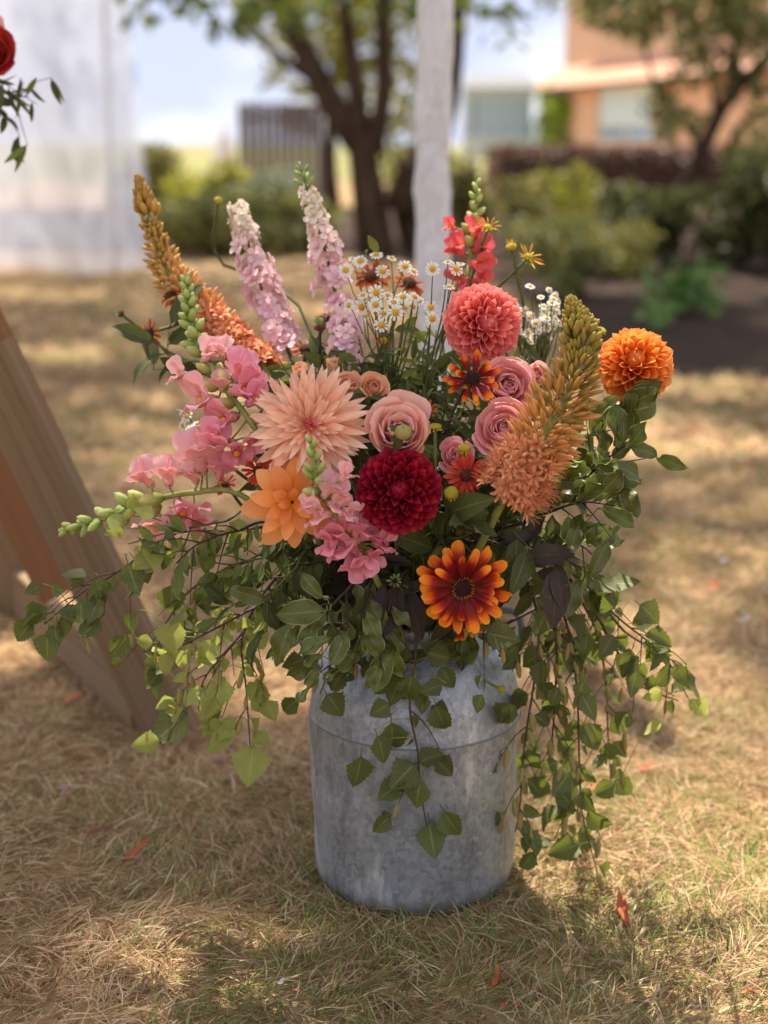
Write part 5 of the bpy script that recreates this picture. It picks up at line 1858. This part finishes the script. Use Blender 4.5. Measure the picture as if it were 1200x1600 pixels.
# ---- feverfew daisies
def daisy_rays(name, n, seed):
    r_ = random.Random(seed)
    mb = MB()
    for i in range(n):
        a = (i + r_.uniform(-.15, .15)) * 2 * PI / n
        d = V((math.cos(a), r_.uniform(-.15, .12), math.sin(a)))
        mb.petal(0.66 * r_.uniform(.88, 1.05), 0.34, tip_wide, 0.5, lambda t: -0.3 * t, 2, 4, frame(d, V((0, 1, 0)), (d.x * .32, 0, d.z * .32)))
    return mb.mesh(name, M['daisy'])


DR = [daisy_rays('daisy_rays_a', 11, 1), daisy_rays('daisy_rays_b', 12, 2), daisy_rays('daisy_rays_c', 10, 3)]
DD = dome('daisy_dome', 'daisy_disc', 0.4, 0.26, 10, 4)


def feverfew(label, heads, root, y, leafn=14, mat='stem', seed=0, bare=0.0, rootpx=None):
    """heads: (px, py, r px, tilt a, tilt b)"""
    r_ = random.Random(seed)
    rp = P(*root)
    b = neck_pt(rp)
    t = thing('feverfew_spray', label, 'flower', b)
    mb = MB()
    mb.tube(spline([b, b.lerp(rp, 0.5) + V((0, 0, .04)), rp], 10), 0.0026, 6)
    for (px, py, r0, a, bb) in heads:
        c = P(px, py, y + r_.uniform(-.03, .03))
        L = r0 * mpp(c)
        ax = face(a + r_.uniform(-.25, .25), bb + r_.uniform(-.2, .2))
        mid = rp.lerp(c, 0.6) + V((r_.uniform(-.008, .008), 0.005, -0.015))
        mb.tube(spline([rp + V((0, 0, r_.uniform(-.05, .0))), mid, c - ax * L * 0.3], 7), lambda s: lerp(0.0014, 0.0008, s), 4)
        h = part('flower_head', r_.choice(DR), t, frame(ax, rv(), c, L))
        part('disc', DD, h, frame(ax, rv(), c, L))
        part('calyx', CAL, h, frame(ax, rv(), c - ax * L * 0.3, L * 0.8))
    part('stem', mb.mesh('feverfew_stem', M[mat]), t)
    for i in range(leafn):
        p_ = rp.lerp(b, r_.uniform(-0.25, 0.55)) + V((r_.uniform(-.035, .035), r_.uniform(-.03, .01), 0))
        put_leaf(t, 'lime', p_, V((r_.uniform(-1, 1), r_.uniform(-.6, .2), r_.uniform(-.3, .8))), r_.uniform(.022, .045))
    return t


feverfew('white feverfew daisies at the top left of the cluster', [(540, 422, 13, -.3, .1), (563, 408, 13, 0, .6), (598, 424, 13, .1, .5), (633, 416, 13, .3, .5), (588, 398, 12, 0, 1.2), (552, 404, 9, -.2, 1.2), (612, 403, 9, .2, 1.3), (646, 424, 10, .4, .8)], (600, 520, .05), 0.04, 10, seed=1)
feverfew('dense white feverfew daisies at the middle of the cluster', [(565, 480, 14, -.2, .1), (588, 457, 14, 0, .2), (545, 477, 11, -.7, .1), (587, 476, 13, 0, .3), (606, 461, 10, 0, 1.0), (618, 488, 14, 0, .1), (630, 464, 13, .1, .5), (644, 479, 13, .2, .3), (632, 481, 11, 0, .5), (615, 472, 11, 0, .7), (648, 464, 11, .3, .6), (567, 461, 10, -.4, .8), (596, 508, 13, 0, .1), (600, 490, 10, 0, .4), (655, 470, 10, .4, .4), (572, 494, 8, -.3, .6)], (612, 590, -.05), -0.07, 16, seed=2)
feverfew('white feverfew daisies between the pole and the coral dahlia', [(676, 420, 13, -.1, .1), (713, 420, 13, .2, .2), (673, 480, 13, .1, .2), (676, 498, 13, .1, 0), (701, 493, 13, .4, .1), (702, 448, 10, 0, 1.4), (720, 412, 8, 0, 1.3), (700, 409, 8, 0, 1.3)], (662, 590, -.07), -0.1, 14, seed=3)
heads = []
rr_ = random.Random(4)
for i in range(52):
    a, q = rr_.uniform(0, 6.28), math.sqrt(rr_.random())
    heads.append((840 + 38 * q * math.cos(a), 490 + 48 * q * math.sin(a), rr_.uniform(6, 9), rr_.uniform(-.5, .8), rr_.uniform(0, 1.3)))
feverfew('hazy cluster of tiny white daisies behind the coral dahlia', heads, (832, 600, .06), 0.08, 8, seed=4)
feverfew('few white daisies peeking out behind the left snapdragons', [(292, 650, 12, -.8, .4), (298, 672, 12, -.3, .3), (322, 672, 12, .2, .2), (308, 662, 9, 0, 1), (330, 660, 9, .2, .9), (285, 665, 9, -1, 0), (315, 684, 9, 0, .2)], (350, 720, -.03), 0.0, 5, seed=5)


# ================================================================== FOLIAGE
def sprig(name, label, path, kind, n, size, seed, catkins=0, group=None, hero=(), spread=(0.12, 1.0), grav=0.8, twigs=4, r0=0.0028, ck='d', from_neck=True, mat='twig', cat='branch', lat=1.0, up=0.4, cksize=(0.024, 0.038)):
    random.seed(seed)
    pp = [P(*q) for q in path]
    b = neck_pt(pp[0]) if from_neck else pp[0]
    full = spline(([b] if from_neck else []) + pp, 30)
    t = thing(name, label, cat, b, group)
    mb = MB()
    mb.tube(full, lambda s: lerp(r0, r0 * 0.3, s), 6)
    tw = []
    for i in range(twigs):
        u = lerp(spread[0] + .1, 0.88, (i + 0.5) / max(1, twigs))
        p_, tg = along(full, u)
        side = tg.cross(V((0, -1, 0.2))).normalized() * (1 if i % 2 else -1)
        d = (side * 0.8 + tg * 0.6 + V((0, U(-.5, .3), -grav * 0.6))).normalized()
        l = U(0.03, 0.075)
        q = spline([p_, p_ + d * l * 0.5, p_ + d * l + V((0, 0, -grav * l * 0.35))], 6)
        mb.tube(q, lambda s: lerp(r0 * 0.45, r0 * 0.2, s), 4)
        tw.append(q)
    part('twig', mb.mesh('twig', M[mat]), t)

    def one(p_, tg, i):
        side = tg.cross(V((0, -1, 0.25)))
        side = side.normalized() * (1 if i % 2 else -1) if side.length > .05 else rv()
        d = (side * lat * U(.3, 1.0) + tg * U(.1, .6) + V((0, U(-.5, .25), -grav * U(.3, 1.0)))).normalized()
        nr = (face(0, up) + rv() * 0.8)
        put_leaf(t, kind, p_, d, size * U(.5, 1.22), nr)
    for i in range(n):
        if tw and i % 2:
            q = random.choice(tw)
            one(*along(q, 0.98 if i % 4 == 1 else U(.3, 1)), i)
        else:
            u = lerp(spread[0], spread[1], (i + U(0, 1)) / n)
            one(*along(full, min(.999, u)), i)
    for i in range(int(catkins * 1.5 + .5)):
        p_, tg = along(full if not tw or i % 2 else random.choice(tw), U(.35, 1))
        d = (V((U(-.35, .35), U(-.3, .1), -1)) + tg * 0.2).normalized()
        part('catkin', CATKIN[ck], t, frame(d, rv(), p_, U(*cksize)))
    for (bx, by, tx, ty, yy) in hero:
        a_, e_ = P(bx, by, yy), P(tx, ty, yy - 0.008)
        d = e_ - a_
        L = d.length / 0.78
        st = a_ - d.normalized() * L * 0.22
        part('leaf', random.choice(LEAF[kind]), t, frame(d, face(U(-.4, .4), U(0, .7)) + rv() * 0.2, st, (L * U(.98, 1.2), L, L)))
        near = min(full, key=lambda q: (q - st).length)
        if (near - st).length > 0.01:
            part('petiole', MB().tube(spline([near, near.lerp(st, .5) + V((0, 0, .006)), st + d.normalized() * L * .05], 5), 0.0006, 4).mesh('petiole', M['stem_lime']), t)
    return t


# centre strand hanging down the churn
sprig('birch_sprig', 'birch strand hanging down the middle of the churn', [(640, 930, -.14), (650, 1010, -.19), (640, 1100, -.205), (652, 1170, -.205), (656, 1225, -.20), (668, 1300, -.19)], 'birch', 6, .045, 101, 3, twigs=2, spread=(.3, .6),
      hero=[(564, 1183, 556, 1236, -.21), (590, 1150, 606, 1196, -.22), (612, 1130, 616, 1186, -.2), (656, 1191, 693, 1172, -.21), (680, 1186, 709, 1213, -.2), (648, 1194, 606, 1234, -.21), (658, 1218, 644, 1266, -.22), (622, 1225, 588, 1253, -.2), (671, 1286, 678, 1343, -.2), (694, 1268, 719, 1309, -.2),
            (643, 1056, 634, 1107, -.21), (690, 1070, 655, 1082, -.22), (629, 1056, 601, 1104, -.2), (682, 1104, 698, 1153, -.21), (690, 1042, 709, 1078, -.19), (608, 1100, 576, 1119, -.2), (640, 1140, 617, 1170, -.18), (632, 1005, 608, 1050, -.2), (668, 1020, 710, 1032, -.2), (626, 1220, 606, 1246, -.19), (676, 1100, 702, 1120, -.18), (664, 1085, 655, 1118, -.2)])
sprig('birch_sprig', 'short birch twig with catkins on the left of the churn shoulder', [(545, 965, -.12), (520, 1030, -.18), (500, 1085, -.19)], 'birch', 6, .042, 102, 3, twigs=2, hero=[(511, 1085, 537, 1122, -.2), (540, 1048, 506, 1082, -.2), (578, 1036, 568, 1066, -.19), (475, 1030, 437, 1045, -.18), (480, 1045, 500, 1060, -.18)])
sprig('birch_sprig', 'catkin twig hanging before the left churn shoulder', [(540, 960, -.13), (552, 1020, -.19), (552, 1060, -.2)], 'birch', 4, .038, 103, 5, twigs=1)
sprig('birch_sprig', 'birch twig with catkins below the large rudbeckia', [(720, 960, -.16), (750, 985, -.22), (790, 1010, -.23)], 'birch', 8, .042, 104, 4, twigs=2, hero=[(760, 990, 815, 998, -.24)])
# left long branch
sprig('birch_sprig', 'long birch branch reaching to the far left edge', [(470, 840, -.08), (360, 830, -.12), (270, 835, -.14), (190, 890, -.15), (130, 925, -.15), (70, 975, -.15)], 'birch', 24, .044, 105, 3, twigs=6, spread=(.52, 1.0), grav=.9,
      hero=[(62, 915, 38, 930, -.15), (75, 990, 70, 1038, -.16), (50, 970, 24, 1004, -.15), (105, 945, 118, 975, -.15), (150, 905, 165, 938, -.15), (200, 880, 215, 935, -.16)])
sprig('birch_sprig', 'birch spray hanging left of the churn with pale leaves', [(500, 860, -.05), (430, 905, -.12), (380, 990, -.16), (385, 1080, -.17), (392, 1180, -.17)], 'birch_pale', 26, .05, 106, 9, twigs=8, spread=(.3, .95), ck='p', hero=[(395, 1165, 388, 1230, -.17), (345, 1060, 338, 1112, -.18), (360, 1130, 345, 1160, -.17), (415, 1095, 432, 1130, -.17)])
sprig('birch_sprig', 'pale birch twig curving left above the catkin spray', [(480, 930, -.08), (420, 940, -.14), (350, 975, -.17), (290, 1005, -.17), (258, 1010, -.17)], 'birch_pale', 22, .052, 107, 7, twigs=6, spread=(.3, 1), ck='p', hero=[(290, 995, 236, 990, -.18), (330, 1000, 318, 1040, -.18)])
sprig('birch_sprig', 'dark birch twig hanging in front of the wooden arch', [(470, 860, -.02), (380, 880, -.05), (300, 920, -.06), (255, 980, -.06), (225, 1020, -.06)], 'birch', 18, .048, 108, 2, twigs=5, spread=(.45, 1), hero=[(268, 915, 268, 965, -.06), (215, 960, 195, 992, -.06), (190, 1000, 172, 1032, -.06), (290, 1110, 243, 1172, -.08)])
sprig('birch_sprig', 'pale birch twig hanging low left over the grass', [(470, 900, -.06), (370, 1000, -.1), (320, 1060, -.12), (310, 1110, -.12)], 'birch_pale', 22, .05, 109, 6, twigs=6, spread=(.4, 1), ck='p')
# right mass
right = [('dense birch strand hanging right beside the churn wall', [(800, 900, -.08), (840, 960, -.12), (835, 1060, -.14), (820, 1160, -.14), (812, 1260, -.13), (805, 1300, -.13)], 26, 12),
         ('long birch strand hanging to the grass at right', [(830, 880, -.05), (880, 960, -.1), (900, 1060, -.12), (905, 1180, -.12), (910, 1270, -.11), (935, 1370, -.10)], 30, 10),
         ('birch strand at right between the two longest strands', [(820, 890, -.05), (865, 980, -.1), (868, 1080, -.11), (862, 1180, -.11), (870, 1250, -.1)], 28, 10),
         ('birch twig spreading right towards the sunlit grass', [(830, 860, -.04), (900, 900, -.08), (960, 960, -.1), (1010, 1000, -.1), (1060, 1040, -.1)], 26, 3),
         ('birch twig drooping right above the sunlit grass', [(840, 870, -.02), (910, 930, -.05), (960, 1010, -.06), (1000, 1070, -.06), (1060, 1095, -.06)], 24, 3),
         ('upper right birch twig below the wavy leaved branch', [(820, 850, -.08), (870, 865, -.13), (910, 890, -.15), (945, 910, -.15)], 14, 2),
         ('birch strand hanging at the outer right of the cascade', [(840, 870, .0), (920, 960, -.02), (945, 1050, -.03), (950, 1150, -.03), (955, 1230, -.03)], 26, 6),
         ('birch twig behind the cascade close to the churn', [(800, 900, .03), (850, 980, .05), (860, 1100, .05), (880, 1200, .05), (880, 1330, .04)], 22, 8)]
for i, (lb, pth, n, ck_) in enumerate(right):
    sprig('birch_sprig', lb, pth, 'birch', int(n * .95), .05, 120 + i, ck_, twigs=9, spread=(.12, 1.0), hero=[(985, 1020, 968, 1062, -.1), (1000, 945, 1035, 975, -.1), (960, 1225, 925, 1245, -.1)] if i == 3 else ([(905, 1320, 855, 1335, -.1), (950, 1160, 950, 1200, -.1)] if i == 1 else ()))
# a few sunlit pale leaves at the far right
sprig('birch_sprig', 'small sunlit birch twig at the far right', [(900, 930, -.03), (980, 990, -.05), (1040, 1030, -.06), (1075, 1090, -.06)], 'birch_pale', 9, .042, 140, 0, twigs=3, spread=(.6, 1))

# wavy-leaved branches
sprig('wavy_leaf_branch', 'glossy wavy leaved branch spilling over the churn rim at front left', [(575, 900, -.16), (540, 925, -.22), (500, 960, -.24), (455, 960, -.24)], 'pitto', 13, .068, 150, twigs=4, grav=.5, mat='stem_dark', spread=(.35, 1), hero=[(500, 955, 428, 962, -.25), (505, 960, 480, 990, -.25), (500, 930, 470, 900, -.24), (495, 975, 498, 1020, -.25)])
sprig('wavy_leaf_branch', 'glossy wavy leaved branch hanging over the front rim', [(590, 905, -.17), (570, 950, -.23), (560, 985, -.24)], 'pitto', 13, .062, 151, twigs=3, grav=.7, mat='stem_dark', spread=(.35, 1))
sprig('wavy_leaf_branch', 'wavy leaved branch under the pink snapdragon florets', [(620, 900, -.18), (610, 940, -.23), (600, 985, -.23), (590, 1010, -.22)], 'pitto', 10, .06, 152, twigs=3, grav=.7, mat='stem_dark', spread=(.35, 1))
sprig('wavy_leaf_branch', 'wavy leaved branch pointing out at the right below the orange dahlia', [(830, 800, -.1), (890, 770, -.15), (945, 720, -.17), (1000, 680, -.17)], 'pitto', 34, .064, 153, twigs=5, grav=-.25, mat='stem_dark', spread=(.35, 1), hero=[(985, 695, 1018, 660, -.18), (990, 700, 1030, 710, -.18), (960, 715, 985, 690, -.17), (940, 760, 985, 768, -.17)])
sprig('wavy_leaf_branch', 'wavy leaved branch beneath the right hand pink rose', [(800, 830, -.12), (860, 800, -.18), (910, 785, -.19), (960, 790, -.18)], 'pitto', 28, .06, 154, twigs=5, grav=.1, mat='stem_dark', spread=(.35, 1))
sprig('wavy_leaf_branch', 'wavy leaved branch right of the large rudbeckia', [(790, 860, -.12), (850, 860, -.17), (900, 850, -.18), (930, 870, -.17)], 'pitto', 16, .055, 155, twigs=4, grav=.2, mat='stem_dark', spread=(.3, 1))
sprig('wavy_leaf_branch', 'wavy leaved branch behind the orange dahlia stem', [(820, 760, .0), (880, 700, -.05), (930, 680, -.08), (960, 670, -.08)], 'pitto', 12, .055, 156, twigs=3, grav=-.2, mat='stem_dark', spread=(.3, 1))

# broad leaves under the flowers
sprig('leafy_stem', 'broad green leaves between burgundy dahlia and lower rudbeckia', [(680, 860, -.2), (720, 840, -.25), (760, 820, -.26)], 'leaf', 14, .075, 160, twigs=3, grav=.1, mat='stem', spread=(.3, 1), cat='foliage')
sprig('leafy_stem', 'broad green leaves right of the yellow button', [(740, 850, -.16), (790, 815, -.22), (850, 800, -.23)], 'leaf', 16, .08, 161, twigs=3, grav=.1, mat='stem', spread=(.3, 1), cat='foliage')
sprig('leafy_stem', 'dark maroon leaves left of the large rudbeckia', [(640, 900, -.17), (620, 905, -.21), (590, 910, -.21), (640, 940, -.21)], 'dark', 14, .07, 162, twigs=3, grav=.5, mat='stem_dark', spread=(.3, 1), cat='foliage')
sprig('leafy_stem', 'dark maroon leaves behind the upper edge of the large rudbeckia', [(700, 870, -.17), (760, 850, -.22), (810, 870, -.22), (840, 900, -.2)], 'dark', 16, .075, 163, twigs=3, grav=.3, mat='stem_dark', spread=(.3, 1), cat='foliage')
sprig('leafy_stem', 'pointed green leaves at the far left below the foxtail lily', [(420, 640, .02), (330, 590, .06), (270, 560, .08), (240, 530, .09)], 'leaf', 10, .075, 164, twigs=2, grav=-.3, mat='stem', spread=(.5, 1), cat='foliage')
sprig('leafy_stem', 'thin drooping green leaves left of the apricot dahlia', [(440, 830, -.1), (370, 830, -.16), (310, 850, -.18), (275, 880, -.18)], 'lime', 26, .045, 165, twigs=8, grav=.5, mat='stem_dark', spread=(.3, 1), cat='foliage')
sprig('leafy_stem', 'fine green foliage under the apricot dahlia', [(470, 860, -.12), (420, 870, -.16), (370, 880, -.17), (330, 900, -.17)], 'lime', 30, .042, 166, twigs=9, grav=.6, mat='stem', spread=(.25, 1), cat='foliage')
sprig('leafy_stem', 'narrow dark leaves hanging left of the rim', [(490, 870, -.12), (460, 890, -.17), (430, 920, -.18), (400, 940, -.18)], 'leaf', 26, .055, 167, twigs=7, grav=.5, mat='stem', spread=(.2, 1), cat='foliage')
sprig('leafy_stem', 'pale arched leaves spilling above the long left birch branch', [(430, 800, -.1), (350, 815, -.14), (270, 830, -.15), (200, 850, -.15)], 'birch_pale', 20, .045, 168, twigs=6, grav=.5, mat='stem', spread=(.4, 1), cat='foliage')

# green depth between the flowers
ANCH = [(623, 767, 'burgundy ball dahlia'), (755, 505, 'coral ball dahlia'), (992, 570, 'orange ball dahlia'), (483, 664, 'spiky peach dahlia'), (455, 785, 'apricot dahlia'), (723, 918, 'large rudbeckia'), (738, 592, 'small rudbeckia'),
        (729, 743, 'red helenium'), (792, 604, 'upper pink rose'), (789, 672, 'middle pink rose'), (874, 740, 'right hand pink rose'), (622, 675, 'pale salmon rose'), (582, 606, 'peach spray rose'), (890, 600, 'right foxtail lily'),
        (330, 480, 'left foxtail lily'), (375, 620, 'upper left snapdragon'), (300, 760, 'far left snapdragon'), (550, 840, 'front pink snapdragon'), (600, 470, 'white daisies'), (840, 490, 'hazy daisy cluster'), (520, 450, 'larkspur spikes'), (735, 400, 'red snapdragon')]
USED = {}


def fill_label(px, py, kind):
    word = {'leaf': 'broad dark green', 'lime': 'light green', 'narrow': 'narrow green', 'dark': 'maroon', 'pitto': 'glossy green'}[kind]
    for ax_, ay_, nm in sorted(ANCH, key=lambda q: math.hypot(q[0] - px, q[1] - py)):
        dx, dy = px - ax_, py - ay_
        rel = ('right of' if dx > 0 else 'left of') if abs(dx) > abs(dy) else ('below' if dy > 0 else 'above')
        lb = '%s filler leaves just %s the %s' % (word, rel, nm)
        if lb not in USED:
            USED[lb] = 1
            return lb


rr_ = random.Random(77)
spots = []
for i in range(34):
    a = i * 2.39996
    q = math.sqrt((i + 0.5) / 34)
    spots.append((635 + 255 * q * math.cos(a), 690 + 215 * q * math.sin(a)))
for i, (px, py) in enumerate(spots):
    yy = lerp(-.14, .02, min(1, math.hypot(px - 620, py - 760) / 300)) + rr_.uniform(-.02, .02)
    kd = rr_.choice(['leaf', 'leaf', 'lime', 'narrow', 'leaf'])
    sprig('leafy_stem', fill_label(px, py, kd), [(lerp(640, px, .55), lerp(930, py, .55), yy * .6), (px, py, yy)], kd, 30, .05, 300 + i, twigs=6, grav=rr_.uniform(-.3, .3), mat='stem', spread=(.3, 1), group='filler foliage between the flowers', cat='foliage', lat=1.1)
for i, (px, py, yy) in enumerate([(640, 900, -.16), (560, 890, -.15), (700, 905, -.15), (770, 900, -.12), (510, 850, -.12), (820, 850, -.1), (600, 940, -.15), (680, 960, -.15), (740, 950, -.14), (550, 930, -.13)]):
    kd = ['leaf', 'dark', 'leaf', 'pitto', 'leaf'][i % 5]
    sprig('leafy_stem', fill_label(px, py, kd), [(lerp(645, px, .5), lerp(960, py, .5), yy * .7), (px, py, yy)], kd, 18, .065, 360 + i, twigs=4, grav=.3, mat='stem', spread=(.2, 1), group='filler foliage between the flowers', cat='foliage', lat=1.1)

for i, (px, py, yy) in enumerate([(560, 560, -.04), (655, 560, -.06), (700, 625, -.16), (455, 560, .0), (430, 610, -.08), (530, 640, -.16), (690, 705, -.2), (835, 800, -.18), (760, 815, -.22), (695, 835, -.23), (665, 620, -.14), (850, 640, -.12), (825, 560, -.04), (385, 560, .02), (600, 560, -.06), (880, 680, -.1), (660, 860, -.22), (420, 840, -.16), (470, 880, -.16)]):
    kd = ['lime', 'narrow', 'leaf'][i % 3]
    sprig('leafy_stem', fill_label(px, py, kd), [(lerp(640, px, .6), lerp(900, py, .6), yy * .6), (px, py, yy)], kd, 44, .032, 420 + i, twigs=9, grav=U(-.3, .2), mat='stem', spread=(.35, 1), group='filler foliage between the flowers', cat='foliage', lat=1.2)

# ================================================================== flowers tied to the arch (top left corner)
random.seed(5)


def tied_flower(label, px, py, rpx, y, ax, st):
    c = P(px, py, y)
    Rr = rpx * mpp(c)
    bs = basis(ax)
    base = c - ax * Rr * .6
    t = thing('arch_rose', label, 'flower', base)
    part('stem', MB().tube(spline([base, base - ax * .06, base - ax * .1 + V((-.05, .02, -.02))], 6), .003, 6).mesh('stem', M['stem']), t)
    for i in range(30):
        u = (i + .5) / 30
        th = R(3) + R(66) * u ** 1.25
        ph = i * 2.399963
        d = polar(bs, th, ph)
        L = Rr * lerp(.95, 1.28, u)
        w = lerp(.34, 1.0, u ** .75)
        side = polar(bs, PI / 2, ph)
        part('petal', random.choice(st['inn'] if u < .45 else st['out']), t, frame(d, -side + ax * .35, base + side * Rr * (.03 + .16 * u ** .8), (L * w, L, L)))
    return t


M['red'] = petal_mat('red_petal', [(0, c255(150, 24, 24)), (1, c255(196, 60, 52))], .6, .2, .1)
RR_ = rose_set('red_rose', 'red')
tied_flower('blurred red rose at the top left corner', -12, 82, 40, ay - .02, face(.3, -.1), RR_)
tied_flower('coral rose just above the red rose at the top left corner', -16, 46, 26, ay, face(.4, .3), RSP)
sprig('arch_leaf_sprig', 'dark green leaf sprig hanging below the red rose at top left', [(-40, 95, ay), (-10, 125, ay - .02), (15, 150, ay - .02), (45, 150, ay - .02)], 'narrow', 18, .05, 400, twigs=5, grav=.6, mat='stem_dark', spread=(.2, 1), from_neck=False, cat='foliage')
sprig('arch_leaf_sprig', 'dark green leaf tuft at the left edge under the red rose', [(-45, 110, ay), (-15, 145, ay), (0, 185, ay)], 'leaf', 12, .05, 401, twigs=3, grav=.8, mat='stem_dark', spread=(.2, 1), from_neck=False, cat='foliage')

# ================================================================== litter on the grass
M['dead_leaf'] = plain_mat('dead_leaf', c255(196, 104, 62), c255(150, 70, 40), 60, .7, .15)
M['dead_leaf_b'] = plain_mat('dead_leaf_brown', c255(140, 80, 58), c255(100, 58, 44), 60, .8, .1)
M['mauve'] = plain_mat('mauve_petal', c255(196, 120, 190), None, 60, .6, .2)
M['white_bit'] = plain_mat('white_petal_bit', c255(220, 214, 210), None, 60, .6, .2)
DL = {}
for mm in ('dead_leaf', 'dead_leaf_b', 'mauve', 'white_bit'):
    DL[mm] = MB().petal(1, .42, ovate(.9), .9, lambda t: .7 * t - .9 * max(0, t - .5), 3, 7, None, .06).mesh('fallen_' + mm, M[mm])
    DL[mm + '_n'] = MB().petal(1, .16, ovate(.8), 1.2, lambda t: .5 * t, 3, 7, None, .04).mesh('fallen_narrow_' + mm, M[mm])
for (px, py, L, ang, mm, lb) in [
        (970, 1440, 92, 95, 'dead_leaf_n', 'long orange dead leaf right of the churn in shade'),
        (1172, 1570, 34, -40, 'dead_leaf', 'orange dead leaf in the bottom right corner'),
        (775, 1545, 48, 75, 'dead_leaf_n', 'narrow orange dead leaf at the bottom below the churn'),
        (795, 1590, 40, -30, 'dead_leaf_n', 'reddish dead stalk at the bottom edge below the churn'),
        (155, 1315, 34, 20, 'dead_leaf_b', 'brown dead leaf on the grass at lower left'),
        (215, 1345, 60, 50, 'dead_leaf_n', 'curled pale brown leaf at lower left'),
        (100, 1180, 26, -70, 'dead_leaf', 'orange dead leaf on the grass below the arch board'),
        (115, 1105, 34, 20, 'dead_leaf', 'orange dead leaf just right of the arch foot'),
        (880, 1232, 40, 15, 'dead_leaf', 'orange dead leaf under the birch cascade'),
        (930, 1245, 34, 10, 'dead_leaf', 'red orange dead leaf beside the birch cascade'),
        (1115, 770, 36, 10, 'dead_leaf_b', 'red brown dead leaf on the lawn at right'),
        (1020, 840, 24, 30, 'dead_leaf', 'small pinkish dead leaf on the lawn at right'),
        (1075, 690, 60, -15, 'dead_leaf_b', 'brown twig like leaf in the sunny patch at right'),
        (1160, 740, 40, -20, 'dead_leaf', 'orange dead leaf at the right edge of the lawn'),
        (1115, 925, 26, 30, 'dead_leaf', 'orange dead leaf in the sunny lawn patch at right edge'),
        (1165, 980, 26, 15, 'white_bit', 'white petal on the lawn near the right edge'),
        (1130, 886, 18, 15, 'white_bit', 'small white petal in the sunny patch at right'),
        (102, 1246, 18, 10, 'mauve', 'mauve fallen blossom on the grass at lower left'),
        (342, 1200, 14, 10, 'mauve', 'mauve fallen blossom left of the hanging birch leaf'),
        (364, 1188, 12, 40, 'mauve', 'second mauve blossom left of the churn'),
        (440, 1552, 18, 60, 'white_bit', 'white petal at the bottom of the picture'),
        (590, 1420, 26, 100, 'white_bit', 'white curled petal against the churn base'),
        (940, 1065, 40, 10, 'dead_leaf_b', 'brown dead leaf on sunlit grass behind the cascade'),
        (1010, 1215, 30, 10, 'dead_leaf', 'orange dead leaf on the grass right of the cascade'),
        (180, 555, 40, 5, 'dead_leaf_b', 'brown dead leaf on the sunlit lawn at left')]:
    g_ = G(px, py) + V((0, 0, .016))
    L_ = L * mpp(g_)
    d = V((math.cos(R(ang)), math.sin(R(ang)), U(-.05, .12)))
    tag(part('fallen_leaf' if 'leaf' in mm else 'fallen_petal', DL[mm], None, frame(d, V((U(-.3, .3), U(-.3, .3), 1)), g_ - d.normalized() * L_ * .5, (L_ * 1.3, L_, L_))), lb, 'fallen leaf' if 'leaf' in mm else 'petal')
